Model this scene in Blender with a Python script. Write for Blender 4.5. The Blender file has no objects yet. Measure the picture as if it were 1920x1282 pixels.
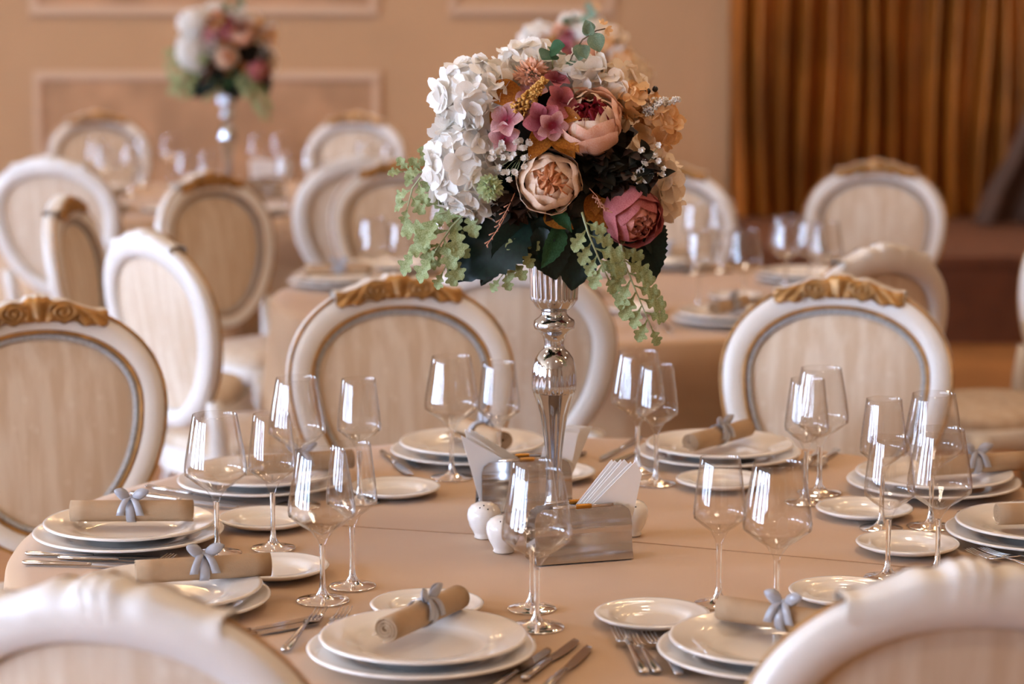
import bpy, math, random
from mathutils import Vector, Matrix, Euler
random.seed(7)
PI = math.pi
SC = bpy.context.scene
COL = SC.collection
R = math.radians

# ------------------------------------------------------------------ camera
cam_d = bpy.data.cameras.new('camera')
cam = bpy.data.objects.new('camera', cam_d)
COL.objects.link(cam)
cam.location = (0, 0, 1.63)
cam.rotation_euler = (R(90 - 8.56), 0, 0)
cam_d.sensor_width = 36
cam_d.lens = 85
cam_d.dof.use_dof = True
cam_d.dof.focus_distance = 3.62
cam_d.dof.aperture_fstop = 3.2
SC.camera = cam

# ------------------------------------------------------------------ colour
SC.view_settings.view_transform = 'Standard'
SC.view_settings.look = 'None'
SC.view_settings.gamma = 1.0
SC.view_settings.use_curve_mapping = False
SC.view_settings.exposure = 0.2
SC.cycles.max_bounces = 8
SC.cycles.use_adaptive_sampling = True
SC.cycles.adaptive_threshold = .025
SC.cycles.caustics_reflective = False
SC.cycles.caustics_refractive = True
SC.cycles.diffuse_bounces = 3
SC.cycles.glossy_bounces = 4
SC.cycles.transmission_bounces = 8
SC.cycles.transparent_max_bounces = 40

# ------------------------------------------------------------------ world
W = bpy.data.worlds.new('world')
SC.world = W
W.use_nodes = True
W.node_tree.nodes['Background'].inputs[0].default_value = (0.75, 0.85, 1.0, 1)
W.node_tree.nodes['Background'].inputs[1].default_value = 0.5
WINDOW_GLOW = 38.0        # daylight radiance of the window panes
BULB_W = 2.2              # each chandelier bulb
FILL_W = 7.5             # each added, unseen ceiling fill lamp

# ------------------------------------------------------------------ materials
def lin(c):
    return tuple(((x / 255) / 12.92 if x / 255 <= .04045 else ((x / 255 + .055) / 1.055) ** 2.4) for x in c) + (1,)
MATS = {}
def mat(name, rgb, rough=.5, metal=0, spec=.5, noise=None, bump=None, sheen=0, coat=0, sss=0, trans=0, rgb2=None, wave=None):
    """principled material; noise=(scale, amount) varies the colour, bump=(scale, strength) gives fine relief"""
    if name in MATS: return MATS[name]
    m = bpy.data.materials.new(name); m.use_nodes = True
    nt = m.node_tree; b = nt.nodes['Principled BSDF']; L = nt.links
    b.inputs['Base Color'].default_value = lin(rgb)
    b.inputs['Roughness'].default_value = rough
    b.inputs['Metallic'].default_value = metal
    b.inputs['Specular IOR Level'].default_value = spec
    b.inputs['Sheen Weight'].default_value = sheen
    b.inputs['Coat Weight'].default_value = coat
    if trans: b.inputs['Transmission Weight'].default_value = trans
    if sss:
        b.inputs['Subsurface Weight'].default_value = sss
        b.inputs['Subsurface Radius'].default_value = (.01, .006, .004)
    tc = nt.nodes.new('ShaderNodeTexCoord')
    if noise or rgb2:
        sc, am = noise or (5, .5)
        n = nt.nodes.new('ShaderNodeTexNoise'); n.inputs['Scale'].default_value = sc; n.inputs['Detail'].default_value = 4
        L.new(tc.outputs['Object'], n.inputs['Vector'])
        mx = nt.nodes.new('ShaderNodeMix'); mx.data_type = 'RGBA'
        mx.inputs[6].default_value = lin(rgb)
        mx.inputs[7].default_value = lin(rgb2) if rgb2 else lin(tuple(max(0, min(255, v * (1 - am))) for v in rgb))
        mr = nt.nodes.new('ShaderNodeMapRange'); mr.inputs[1].default_value = .35; mr.inputs[2].default_value = .65
        L.new(n.outputs[0], mr.inputs[0])
        if rgb2:
            L.new(mr.outputs[0], mx.inputs[0])
        else:
            L.new(mr.outputs[0], mx.inputs[0])
        L.new(mx.outputs[2], b.inputs['Base Color'])
    if bump:
        n2 = nt.nodes.new('ShaderNodeTexNoise'); n2.inputs['Scale'].default_value = bump[0]; n2.inputs['Detail'].default_value = 3
        L.new(tc.outputs['Object'], n2.inputs['Vector'])
        bp = nt.nodes.new('ShaderNodeBump'); bp.inputs['Strength'].default_value = bump[1]; bp.inputs['Distance'].default_value = .002
        L.new(n2.outputs[0], bp.inputs['Height']); L.new(bp.outputs[0], b.inputs['Normal'])
    MATS[name] = m
    return m

def petal_mat(name, rgb, tip=None, rough=.6, tr=.35, heart=None):
    """soft petal: diffuse with some light passing through"""
    if name in MATS: return MATS[name]
    m = bpy.data.materials.new(name); m.use_nodes = True
    nt = m.node_tree; L = nt.links
    b = nt.nodes['Principled BSDF']; out = nt.nodes['Material Output']
    b.inputs['Roughness'].default_value = rough; b.inputs['Specular IOR Level'].default_value = .25
    t = nt.nodes.new('ShaderNodeBsdfTranslucent'); mx = nt.nodes.new('ShaderNodeMixShader'); mx.inputs[0].default_value = tr
    n = nt.nodes.new('ShaderNodeTexNoise'); n.inputs['Scale'].default_value = 22; n.inputs['Detail'].default_value = 3
    tc = nt.nodes.new('ShaderNodeTexCoord'); L.new(tc.outputs['Object'], n.inputs['Vector'])
    mr = nt.nodes.new('ShaderNodeMapRange'); mr.inputs[1].default_value = .35; mr.inputs[2].default_value = .65
    L.new(n.outputs[0], mr.inputs[0])
    c = nt.nodes.new('ShaderNodeMix'); c.data_type = 'RGBA'
    c.inputs[6].default_value = lin(rgb); c.inputs[7].default_value = lin(tip or tuple(v * .9 for v in rgb))
    L.new(mr.outputs[0], c.inputs[0])
    if heart:                       # a darker throat at the base of each petal
        ln_ = nt.nodes.new('ShaderNodeVectorMath'); ln_.operation = 'LENGTH'; L.new(tc.outputs['Object'], ln_.inputs[0])
        m2 = nt.nodes.new('ShaderNodeMapRange'); m2.inputs[1].default_value = .25; m2.inputs[2].default_value = .95; L.new(ln_.outputs['Value'], m2.inputs[0])
        c2 = nt.nodes.new('ShaderNodeMix'); c2.data_type = 'RGBA'; c2.inputs[6].default_value = lin(heart)
        L.new(m2.outputs[0], c2.inputs[0]); L.new(c.outputs[2], c2.inputs[7]); c = c2
    L.new(c.outputs[2], b.inputs['Base Color']); L.new(c.outputs[2], t.inputs['Color'])
    L.new(b.outputs[0], mx.inputs[1]); L.new(t.outputs[0], mx.inputs[2]); L.new(mx.outputs[0], out.inputs['Surface'])
    MATS[name] = m
    return m

def thin_glass(name, k=.85):
    """thin-walled crystal: clear, with fresnel reflection"""
    m = bpy.data.materials.new(name); m.use_nodes = True
    nt = m.node_tree; L = nt.links
    nt.nodes.remove(nt.nodes['Principled BSDF']); out = nt.nodes['Material Output']
    lw = nt.nodes.new('ShaderNodeLayerWeight'); lw.inputs['Blend'].default_value = .5
    pw = nt.nodes.new('ShaderNodeMath'); pw.operation = 'POWER'; pw.inputs[1].default_value = 3.2
    f = nt.nodes.new('ShaderNodeMath'); f.operation = 'MULTIPLY_ADD'; f.inputs[1].default_value = k; f.inputs[2].default_value = .05
    L.new(lw.outputs['Facing'], pw.inputs[0]); L.new(pw.outputs[0], f.inputs[0])
    t = nt.nodes.new('ShaderNodeBsdfTransparent'); t.inputs['Color'].default_value = (.985, .98, .975, 1)
    g = nt.nodes.new('ShaderNodeBsdfGlossy'); g.inputs['Roughness'].default_value = .01
    mx = nt.nodes.new('ShaderNodeMixShader')
    L.new(f.outputs[0], mx.inputs[0]); L.new(t.outputs[0], mx.inputs[1]); L.new(g.outputs[0], mx.inputs[2])
    L.new(mx.outputs[0], out.inputs['Surface'])
    return m

def emit_mat(name, rgb, s):
    m = bpy.data.materials.new(name); m.use_nodes = True
    nt = m.node_tree; nt.nodes.remove(nt.nodes['Principled BSDF'])
    e = nt.nodes.new('ShaderNodeEmission'); e.inputs[0].default_value = lin(rgb); e.inputs[1].default_value = s
    nt.links.new(e.outputs[0], nt.nodes['Material Output'].inputs['Surface'])
    return m

def damask(name, a, b_):
    """cream upholstery with soft woven vertical stripes and floral figure"""
    m = bpy.data.materials.new(name); m.use_nodes = True
    nt = m.node_tree; L = nt.links; p = nt.nodes['Principled BSDF']
    p.inputs['Roughness'].default_value = .55; p.inputs['Specular IOR Level'].default_value = .3; p.inputs['Sheen Weight'].default_value = .15
    tc = nt.nodes.new('ShaderNodeTexCoord')
    mp = nt.nodes.new('ShaderNodeMapping'); mp.inputs['Scale'].default_value = (1, 1, .06)
    L.new(tc.outputs['Object'], mp.inputs['Vector'])
    w = nt.nodes.new('ShaderNodeTexNoise'); w.inputs['Scale'].default_value = 34; w.inputs['Detail'].default_value = 5
    L.new(mp.outputs[0], w.inputs['Vector'])
    v = nt.nodes.new('ShaderNodeTexVoronoi'); v.inputs['Scale'].default_value = 26
    L.new(tc.outputs['Object'], v.inputs['Vector'])
    mr = nt.nodes.new('ShaderNodeMapRange'); mr.inputs[1].default_value = .4; mr.inputs[2].default_value = .62
    L.new(w.outputs[0], mr.inputs[0])
    mr2 = nt.nodes.new('ShaderNodeMapRange'); mr2.inputs[1].default_value = .25; mr2.inputs[2].default_value = .1; mr2.inputs[4].default_value = .35
    L.new(v.outputs[0], mr2.inputs[0])
    ad = nt.nodes.new('ShaderNodeMath'); ad.operation = 'MULTIPLY_ADD'; ad.use_clamp = True
    L.new(mr.outputs[0], ad.inputs[0]); ad.inputs[1].default_value = .8; L.new(mr2.outputs[0], ad.inputs[2])
    mx = nt.nodes.new('ShaderNodeMix'); mx.data_type = 'RGBA'
    mx.inputs[6].default_value = lin(a); mx.inputs[7].default_value = lin(b_)
    L.new(ad.outputs[0], mx.inputs[0]); L.new(mx.outputs[2], p.inputs['Base Color'])
    return m

M_CLOTH = mat('tan tablecloth', (200, 163, 127), .75, spec=.25, sheen=.2, noise=(3, .04), bump=(900, .25))
M_CHAIRW = mat('cream lacquer', (228, 220, 211), .35, spec=.5, noise=(8, .03))
M_GOLD = mat('gilt', (186, 134, 72), .42, metal=.35, noise=(30, .25))
M_BRAID = mat('grey braid', (188, 186, 184), .7, noise=(200, .2), bump=(500, .6))
M_FABRIC = damask('damask upholstery', (202, 176, 148), (220, 202, 180))
M_CHINA = mat('white porcelain', (240, 232, 224), .12, spec=.6, coat=.4)
M_STEEL = mat('polished steel', (205, 200, 196), .12, metal=1)
M_SILVER = mat('mirror silver', (200, 204, 210), .06, metal=1)
M_NAPKIN = mat('tan linen napkin', (182, 150, 118), .85, spec=.15, noise=(25, .06), bump=(700, .3))
M_RIBBON = mat('grey satin ribbon', (166, 164, 170), .3, sheen=.2)
M_PAPER = mat('white paper napkin', (250, 246, 244), .9, spec=.1)
M_GLASS = thin_glass('crystal bowl')
M_GLASS2 = mat('crystal stem', (255, 255, 255), .0, spec=.5, trans=1); M_GLASS2.node_tree.nodes['Principled BSDF'].inputs['IOR'].default_value = 1.48
M_WALL = mat('tan wall paint', (190, 150, 112), .85, spec=.2, noise=(1.2, .05))
M_PANEL = mat('brocade wall panel', (190, 146, 110), .8, spec=.2, noise=(4.5, .14))
M_MOULD = mat('pale wall moulding', (204, 168, 136), .6)
M_FLOOR = mat('honey floor', (176, 120, 70), .4, noise=(3, .15))
M_CEIL = mat('cream ceiling', (222, 196, 160), .9)
M_CURTAIN = mat('bronze satin curtain', (186, 112, 38), .36, spec=.5, metal=.45, noise=(2, .25))
M_DRAPE = mat('dark brown drape', (84, 54, 36), .7, noise=(3, .2))
M_STAGE = mat('brown stage carpet', (112, 66, 42), .85, noise=(8, .12))
M_SHUT = mat('window frame white', (230, 230, 228), .5)
M_DARK = mat('dark hole', (30, 24, 22), .8)

# ------------------------------------------------------------------ mesh helpers
class MB:
    def __init__(s): s.v = []; s.f = []
    def add(s, vs, fs):
        o = len(s.v); s.v += [tuple(p) for p in vs]; s.f += [tuple(i + o for i in f) for f in fs]; return s
    def grid(s, fn, nu, nv, cu=False, cv=False):
        """fn(u,v) with u,v in 0..1"""
        a = nu if cu else nu + 1; b = nv if cv else nv + 1
        vs = [fn(i / nu, j / nv) for i in range(a) for j in range(b)]
        fs = []
        for i in range(nu):
            for j in range(nv):
                i2 = (i + 1) % a; j2 = (j + 1) % b
                fs.append((i * b + j, i2 * b + j, i2 * b + j2, i * b + j2))
        return s.add(vs, fs)
    def lathe(s, prof, n=32, mod=None, c=(0, 0, 0)):
        """prof: (r, z) list"""
        vs = []; fs = []; m = len(prof)
        for k in range(n):
            a = 2 * PI * k / n
            for i, p in enumerate(prof):
                r = p[0]
                if mod and len(p) > 2: r *= 1 + p[2] * mod(a)
                vs.append((c[0] + r * math.cos(a), c[1] + r * math.sin(a), c[2] + p[1]))
        for k in range(n):
            k2 = (k + 1) % n
            for i in range(m - 1):
                fs.append((k * m + i, k2 * m + i, k2 * m + i + 1, k * m + i + 1))
        return s.add(vs, fs)
    def tube(s, path, rad, n=8, closed=False, cap=True, flat=1.0, up=None):
        P = [Vector(p) for p in path]; m = len(P)
        rr = rad if isinstance(rad, (list, tuple)) else [rad] * m
        vs = []; fs = []
        prev = None
        for i in range(m):
            if closed: t = P[(i + 1) % m] - P[i - 1]
            else: t = P[min(i + 1, m - 1)] - P[max(i - 1, 0)]
            t.normalize()
            ref = Vector(up) if up else (prev if prev is not None else (Vector((0, 0, 1)) if abs(t.z) < .9 else Vector((1, 0, 0))))
            b = t.cross(ref)
            if b.length < 1e-6: b = t.orthogonal()
            b.normalize(); nrm = b.cross(t).normalized(); prev = nrm
            for k in range(n):
                a = 2 * PI * k / n
                vs.append(P[i] + b * math.cos(a) * rr[i] + nrm * math.sin(a) * rr[i] * flat)
        rng = m if closed else m - 1
        for i in range(rng):
            i2 = (i + 1) % m
            for k in range(n):
                k2 = (k + 1) % n
                fs.append((i * n + k, i * n + k2, i2 * n + k2, i2 * n + k))
        if cap and not closed:
            fs.append(tuple(range(n - 1, -1, -1))); fs.append(tuple((m - 1) * n + k for k in range(n)))
        return s.add(vs, fs)
    def box(s, x0, x1, y0, y1, z0, z1):
        return s.add([(x0, y0, z0), (x1, y0, z0), (x1, y1, z0), (x0, y1, z0), (x0, y0, z1), (x1, y0, z1), (x1, y1, z1), (x0, y1, z1)],
                     [(0, 3, 2, 1), (4, 5, 6, 7), (0, 1, 5, 4), (1, 2, 6, 5), (2, 3, 7, 6), (3, 0, 4, 7)])
    def solid(s, fn, nu, nv, th):
        """a sheet fn(u,v) given thickness th along its own normal"""
        e = 1e-3
        def nrm(u, v):
            p = Vector(fn(u, v)); a = Vector(fn(min(1, u + e), v)) - Vector(fn(max(0, u - e), v)); b = Vector(fn(u, min(1, v + e))) - Vector(fn(u, max(0, v - e)))
            n = a.cross(b)
            return n.normalized() if n.length > 1e-12 else Vector((0, 0, 1))
        A = [[Vector(fn(i / nu, j / nv)) for j in range(nv + 1)] for i in range(nu + 1)]
        N = [[nrm(i / nu, j / nv) for j in range(nv + 1)] for i in range(nu + 1)]
        b = nv + 1; c = (nu + 1) * b
        vs = [A[i][j] + N[i][j] * th / 2 for i in range(nu + 1) for j in range(b)] + [A[i][j] - N[i][j] * th / 2 for i in range(nu + 1) for j in range(b)]
        fs = []
        for i in range(nu):
            for j in range(nv):
                q = (i * b + j, (i + 1) * b + j, (i + 1) * b + j + 1, i * b + j + 1)
                fs.append(q); fs.append(tuple(c + k for k in reversed(q)))
        for i in range(nu):
            fs.append((i * b, c + i * b, c + (i + 1) * b, (i + 1) * b)); fs.append((i * b + nv, (i + 1) * b + nv, c + (i + 1) * b + nv, c + i * b + nv))
        for j in range(nv):
            fs.append((j, j + 1, c + j + 1, c + j)); k = nu * b
            fs.append((k + j, c + k + j, c + k + j + 1, k + j + 1))
        return s.add(vs, fs)
    def mesh(s, name, m, smooth=True):
        me = bpy.data.meshes.new(name); me.from_pydata(s.v, [], s.f); me.update()
        me.materials.append(m)
        if smooth: me.polygons.foreach_set('use_smooth', [True] * len(me.polygons))
        return me
    def build(s, name, m, parent=None, smooth=True, sharp=None):
        o = bpy.data.objects.new(name, s.mesh(name, m, smooth)); COL.objects.link(o)
        if parent: o.parent = parent
        if sharp is not None: smooth_angle(o.data, sharp)
        return o

def smooth_angle(me, deg):
    import bmesh
    bm = bmesh.new(); bm.from_mesh(me); a = R(deg)
    for e in bm.edges:
        e.smooth = (len(e.link_faces) == 2 and e.calc_face_angle(0) < a)
    bm.to_mesh(me); bm.free()

def inst(name, me, parent=None, M=None):
    o = bpy.data.objects.new(name, me); COL.objects.link(o)
    if parent: o.parent = parent
    if M is not None: o.matrix_basis = M
    return o
def thing(name, label, cat, loc=(0, 0, 0), rz=0, group=None):
    o = bpy.data.objects.new(name, None); COL.objects.link(o)
    o.empty_display_size = .05
    o.location = loc; o.rotation_euler = (0, 0, rz)
    return tag(o, label, cat, group)
def tag(o, label, cat, group=None, kind=None):
    o['label'] = label; o['category'] = cat
    if group: o['group'] = group
    if kind: o['kind'] = kind
    return o
def struct(o): o['kind'] = 'structure'; return o
def children(o): return KIDS.get(o.name) or [c for c in bpy.data.objects if c.parent == o]
KIDS = {}
def copy_tree(o, kids, parent=None):
    c = o.copy(); COL.objects.link(c)
    if parent is not None: c.parent = parent
    for ch in kids.get(o, ()): copy_tree(ch, kids, c)
    return c
def kid_map():
    k = {}
    for o in bpy.data.objects:
        if o.parent: k.setdefault(o.parent, []).append(o)
    return k

# ================================================================== THE ROOM
XL, XR, YN, YF, ZC = -7.0, 4.6, -5.5, 12.8, 3.4
struct(MB().box(XL - .2, XR + .2, YN - .2, YF + .2, -.1, 0).build('floor', M_FLOOR, smooth=False))
struct(MB().box(XL - .2, XR + .2, YN - .2, YF + .2, ZC, ZC + .1).build('ceiling', M_CEIL, smooth=False))
struct(MB().box(XL - .2, XR + .2, YF, YF + .2, 0, ZC).build('wall_back', M_WALL, smooth=False))
struct(MB().box(XR, XR + .2, YN, YF, 0, ZC).build('wall_right', M_WALL, smooth=False))
struct(MB().box(XL - .2, XR + .2, YN - .2, YN, 0, ZC).build('wall_front', M_WALL, smooth=False))
# left wall with four tall windows
WIN = [(-4.8, -2.9), (-2.3, -.4), (.2, 2.1), (2.7, 4.6), (7.4, 9.3)]
ZW0, ZW1 = .5, 2.9
wl = MB()
wl.box(XL - .2, XL, YN, YF, 0, ZW0).box(XL - .2, XL, YN, YF, ZW1, ZC)
ys = [YN] + [y for w in WIN for y in w] + [YF]
for i in range(0, len(ys), 2): wl.box(XL - .2, XL, ys[i], ys[i + 1], ZW0, ZW1)
struct(wl.build('wall_left', M_WALL, smooth=False))
M_SKY = emit_mat('daylight glass', (194, 219, 255), WINDOW_GLOW)
M_SHEER = mat('sheer window drape', (236, 232, 226), .8)
for i, (a, b) in enumerate(WIN):
    w = struct(MB().box(XL - .15, XL - .13, a, b, ZW0, ZW1).build('window_%d' % (i + 1), M_SKY, smooth=False))
    fr = MB()
    fr.box(XL - .13, XL - .02, a, a + .06, ZW0, ZW1).box(XL - .13, XL - .02, b - .06, b, ZW0, ZW1)
    fr.box(XL - .13, XL - .02, a, b, ZW0, ZW0 + .06).box(XL - .13, XL - .02, a, b, ZW1 - .06, ZW1)
    fr.box(XL - .13, XL - .05, (a + b) / 2 - .04, (a + b) / 2 + .04, ZW0, ZW1).box(XL - .13, XL - .05, a, b, 2.2, 2.26)
    fr.build('window_frame', M_SHUT, w, smooth=False)
    # narrow gathered drapes that break the daylight into upright strips
    for k, yy in enumerate([a + .22, a + .5, b - .62, b - .3]):
        d = MB()
        wd = .055 if k in (1, 2) else .10
        d.grid(lambda u, v: (XL + .05 + .025 * math.sin(u * 5 * PI), yy - wd + 2 * wd * u, ZW0 - .4 + v * (ZW1 - ZW0 + .5)), 20, 1)
        d.build('window_drape', M_SHEER, w)

def moulding(name, x0, x1, z0, z1, w=.045, d=.03):
    """rectangular wall moulding with a stepped section"""
    m = MB()
    for (a, b, c, e) in ((x0, x1, z0, z0 + w), (x0, x1, z1 - w, z1), (x0, x0 + w, z0 + w, z1 - w), (x1 - w, x1, z0 + w, z1 - w)):
        m.box(a, b, YF - d * .5, YF, c, e)
        m.box(a + w * .25, b - w * .25, YF - d, YF - d * .5, c + w * .25, e - w * .25)
    return struct(m.build(name, M_MOULD, smooth=False))
t1 = moulding('trim_1', -2.52, -.69, .25, 1.145)
MB().box(-2.475, -.735, YF - .012, YF, .295, 1.10).build('wall_panel', M_PANEL, t1, smooth=False)
t2 = moulding('trim_2', -2.53, -.70, 1.44, 3.0)
MB().box(-2.485, -.745, YF - .012, YF, 1.485, 2.955).build('wall_panel', M_PANEL, t2, smooth=False)
moulding('trim_3', -.33, .54, 1.44, 3.0)
moulding('trim_4', -.33, .54, .25, 1.145)
# pilaster beside the curtain
struct(MB().box(.98, 1.02, YF - .10, YF, 0, ZC).box(1.02, 1.13, YF - .16, YF, 0, ZC)  .build('trim_5', M_WALL, smooth=False))
for nm, bx in (('baseboard_back', (XL, XR, YF - .02, YF, 0, .12)), ('baseboard_right', (XR - .02, XR, YN, YF, 0, .12))):
    struct(MB().box(*bx).build(nm, M_MOULD, smooth=False))

# stage
st = thing('stage', 'low brown carpeted stage under the bronze curtain', 'stage', (2.9, 11.7, 0))
MB().box(-1.72, 1.68, -.96, 1.08, .36, .40).build('deck', M_STAGE, st, smooth=False)
MB().box(-1.70, 1.66, -.93, 1.06, 0, .36).build('riser', M_STAGE, st, smooth=False)

# bronze pleated curtain
cu = MB(); rc = random.Random(3)
folds = []; x = 1.14
while x < 4.5:
    w = rc.uniform(.085, .15); folds.append((x, w, rc.uniform(.11, .19), rc.uniform(-.04, .04))); x += w
px = []
for (x0, w, a, ln) in folds:
    for k in range(10):
        t = k / 10
        px.append((x0 + w * (t + .10 * math.sin(2 * PI * t)), -a * (math.sin(PI * t) ** .8), ln))
def cf(u, v):
    i = min(len(px) - 1, int(round(u * (len(px) - 1))))
    X, Y, l = px[i]
    return (X + l * math.sin(v * 2.6) + .012 * math.sin(v * 9 + X * 7), YF - .22 + Y * (1 - .25 * v), .41 + v * 2.9)
cu.grid(cf, len(px) - 1, 14)
tag(cu.build('stage_curtain', M_CURTAIN), 'bronze satin stage curtain hanging in deep vertical folds', 'curtain')
# dark drape gathered aside at the far edge of the stage
dr = MB()
def df(u, v):
    z = .42 + v * 2.6
    left = 2.30 + .42 * (1 - math.exp(-max(0, z - .5) * 1.9)) + .12 * max(0, z - 1.2)
    X = left + u * (4.3 - left)
    return (X, 12.05 - .06 * math.sin(u * 46 + v * 3) - .05 * math.sin(u * 17) + .1 * v, z)
dr.grid(df, 90, 16)
tag(dr.build('swept_drape', M_DRAPE), 'dark brown drape swept aside at the curtain\'s outer edge', 'curtain')

# ================================================================== LAMPS (above the picture; chandeliers seen as glints in the china, ceiling fill lamps added)
M_BULB = emit_mat('warm bulb', (255, 190, 120), 60)
def chandelier(loc, label, r=.42, n=6):
    c = thing('chandelier', label, 'chandelier', loc, 0, 'chandeliers')
    MB().tube([(r * math.cos(2 * PI * k / 40), r * math.sin(2 * PI * k / 40), 0) for k in range(40)], .012, 6, closed=True).build('ring', M_GOLD, c)
    MB().tube([(0, 0, .05), (0, 0, ZC - loc[2])], .012, 6).build('rod', M_GOLD, c)
    arm = MB(); bl = MB()
    for k in range(n):
        a = 2 * PI * k / n; x, y = r * math.cos(a), r * math.sin(a)
        arm.tube([(0, 0, .25), (x * .5, y * .5, .02), (x, y, 0), (x, y, .06)], .006, 5)
    arm.build('arms', M_GOLD, c)
    for k in range(n):
        a = 2 * PI * k / n
        ld = bpy.data.lights.new('bulb', 'POINT'); ld.energy = BULB_W; ld.color = (1, .66, .33); ld.shadow_soft_size = .03
        lo = bpy.data.objects.new('bulb', ld); COL.objects.link(lo); lo.parent = c; lo.location = (r * math.cos(a), r * math.sin(a), .12)
chandelier((1.1, 6.2, 2.55), 'gilt ring chandelier with candle bulbs above the middle table')
chandelier((-1.6, 9.6, 2.55), 'gilt ring chandelier with candle bulbs above the far table')
chandelier((1.6, 2.6, 2.65), 'gilt ring chandelier with candle bulbs above the near table')

def fill_lamp(x, y, label, k=1):  # added out of view as overhead fill; no such fixtures seen
    c = thing('ceiling_fill_lamp', label, 'fill lamp', (x, y, ZC - .03), 0, 'added ceiling fill lamps')
    MB().lathe([(.20, .0), (.24, .0), (.25, .012), (.25, .03), (.20, .03)], 40).build('ring', M_GOLD, c)
    ld = bpy.data.lights.new('fill_glow', 'AREA'); ld.shape = 'DISK'; ld.size = .4; ld.energy = FILL_W * k; ld.color = (1, .84, .66); ld.spread = R(130)
    lo = bpy.data.objects.new('fill_glow', ld); COL.objects.link(lo); lo.parent = c; lo.location = (0, 0, .01)
for yy, row in ((1.0, 'nearest the camera'), (4.0, 'above the front table'), (7.0, 'above the middle table'), (10.2, 'nearest the wall panel')):
    for xx, sd in ((-2.2, 'on the window side'), (.6, 'in the middle'), (3.2, 'on the curtain side')):
        fill_lamp(xx, yy, 'added round ceiling fill lamp ' + row + ', ' + sd)
for xx, sd in ((-2.6, 'above the wall panel'), (-.9, 'left of the middle'), (.8, 'above the pilaster'), (2.6, 'above the stage curtain')):  # extra row added to brighten the back wall
    fill_lamp(xx, 11.55, 'added wall-washing fill lamp ' + sd, 1.3)

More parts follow.
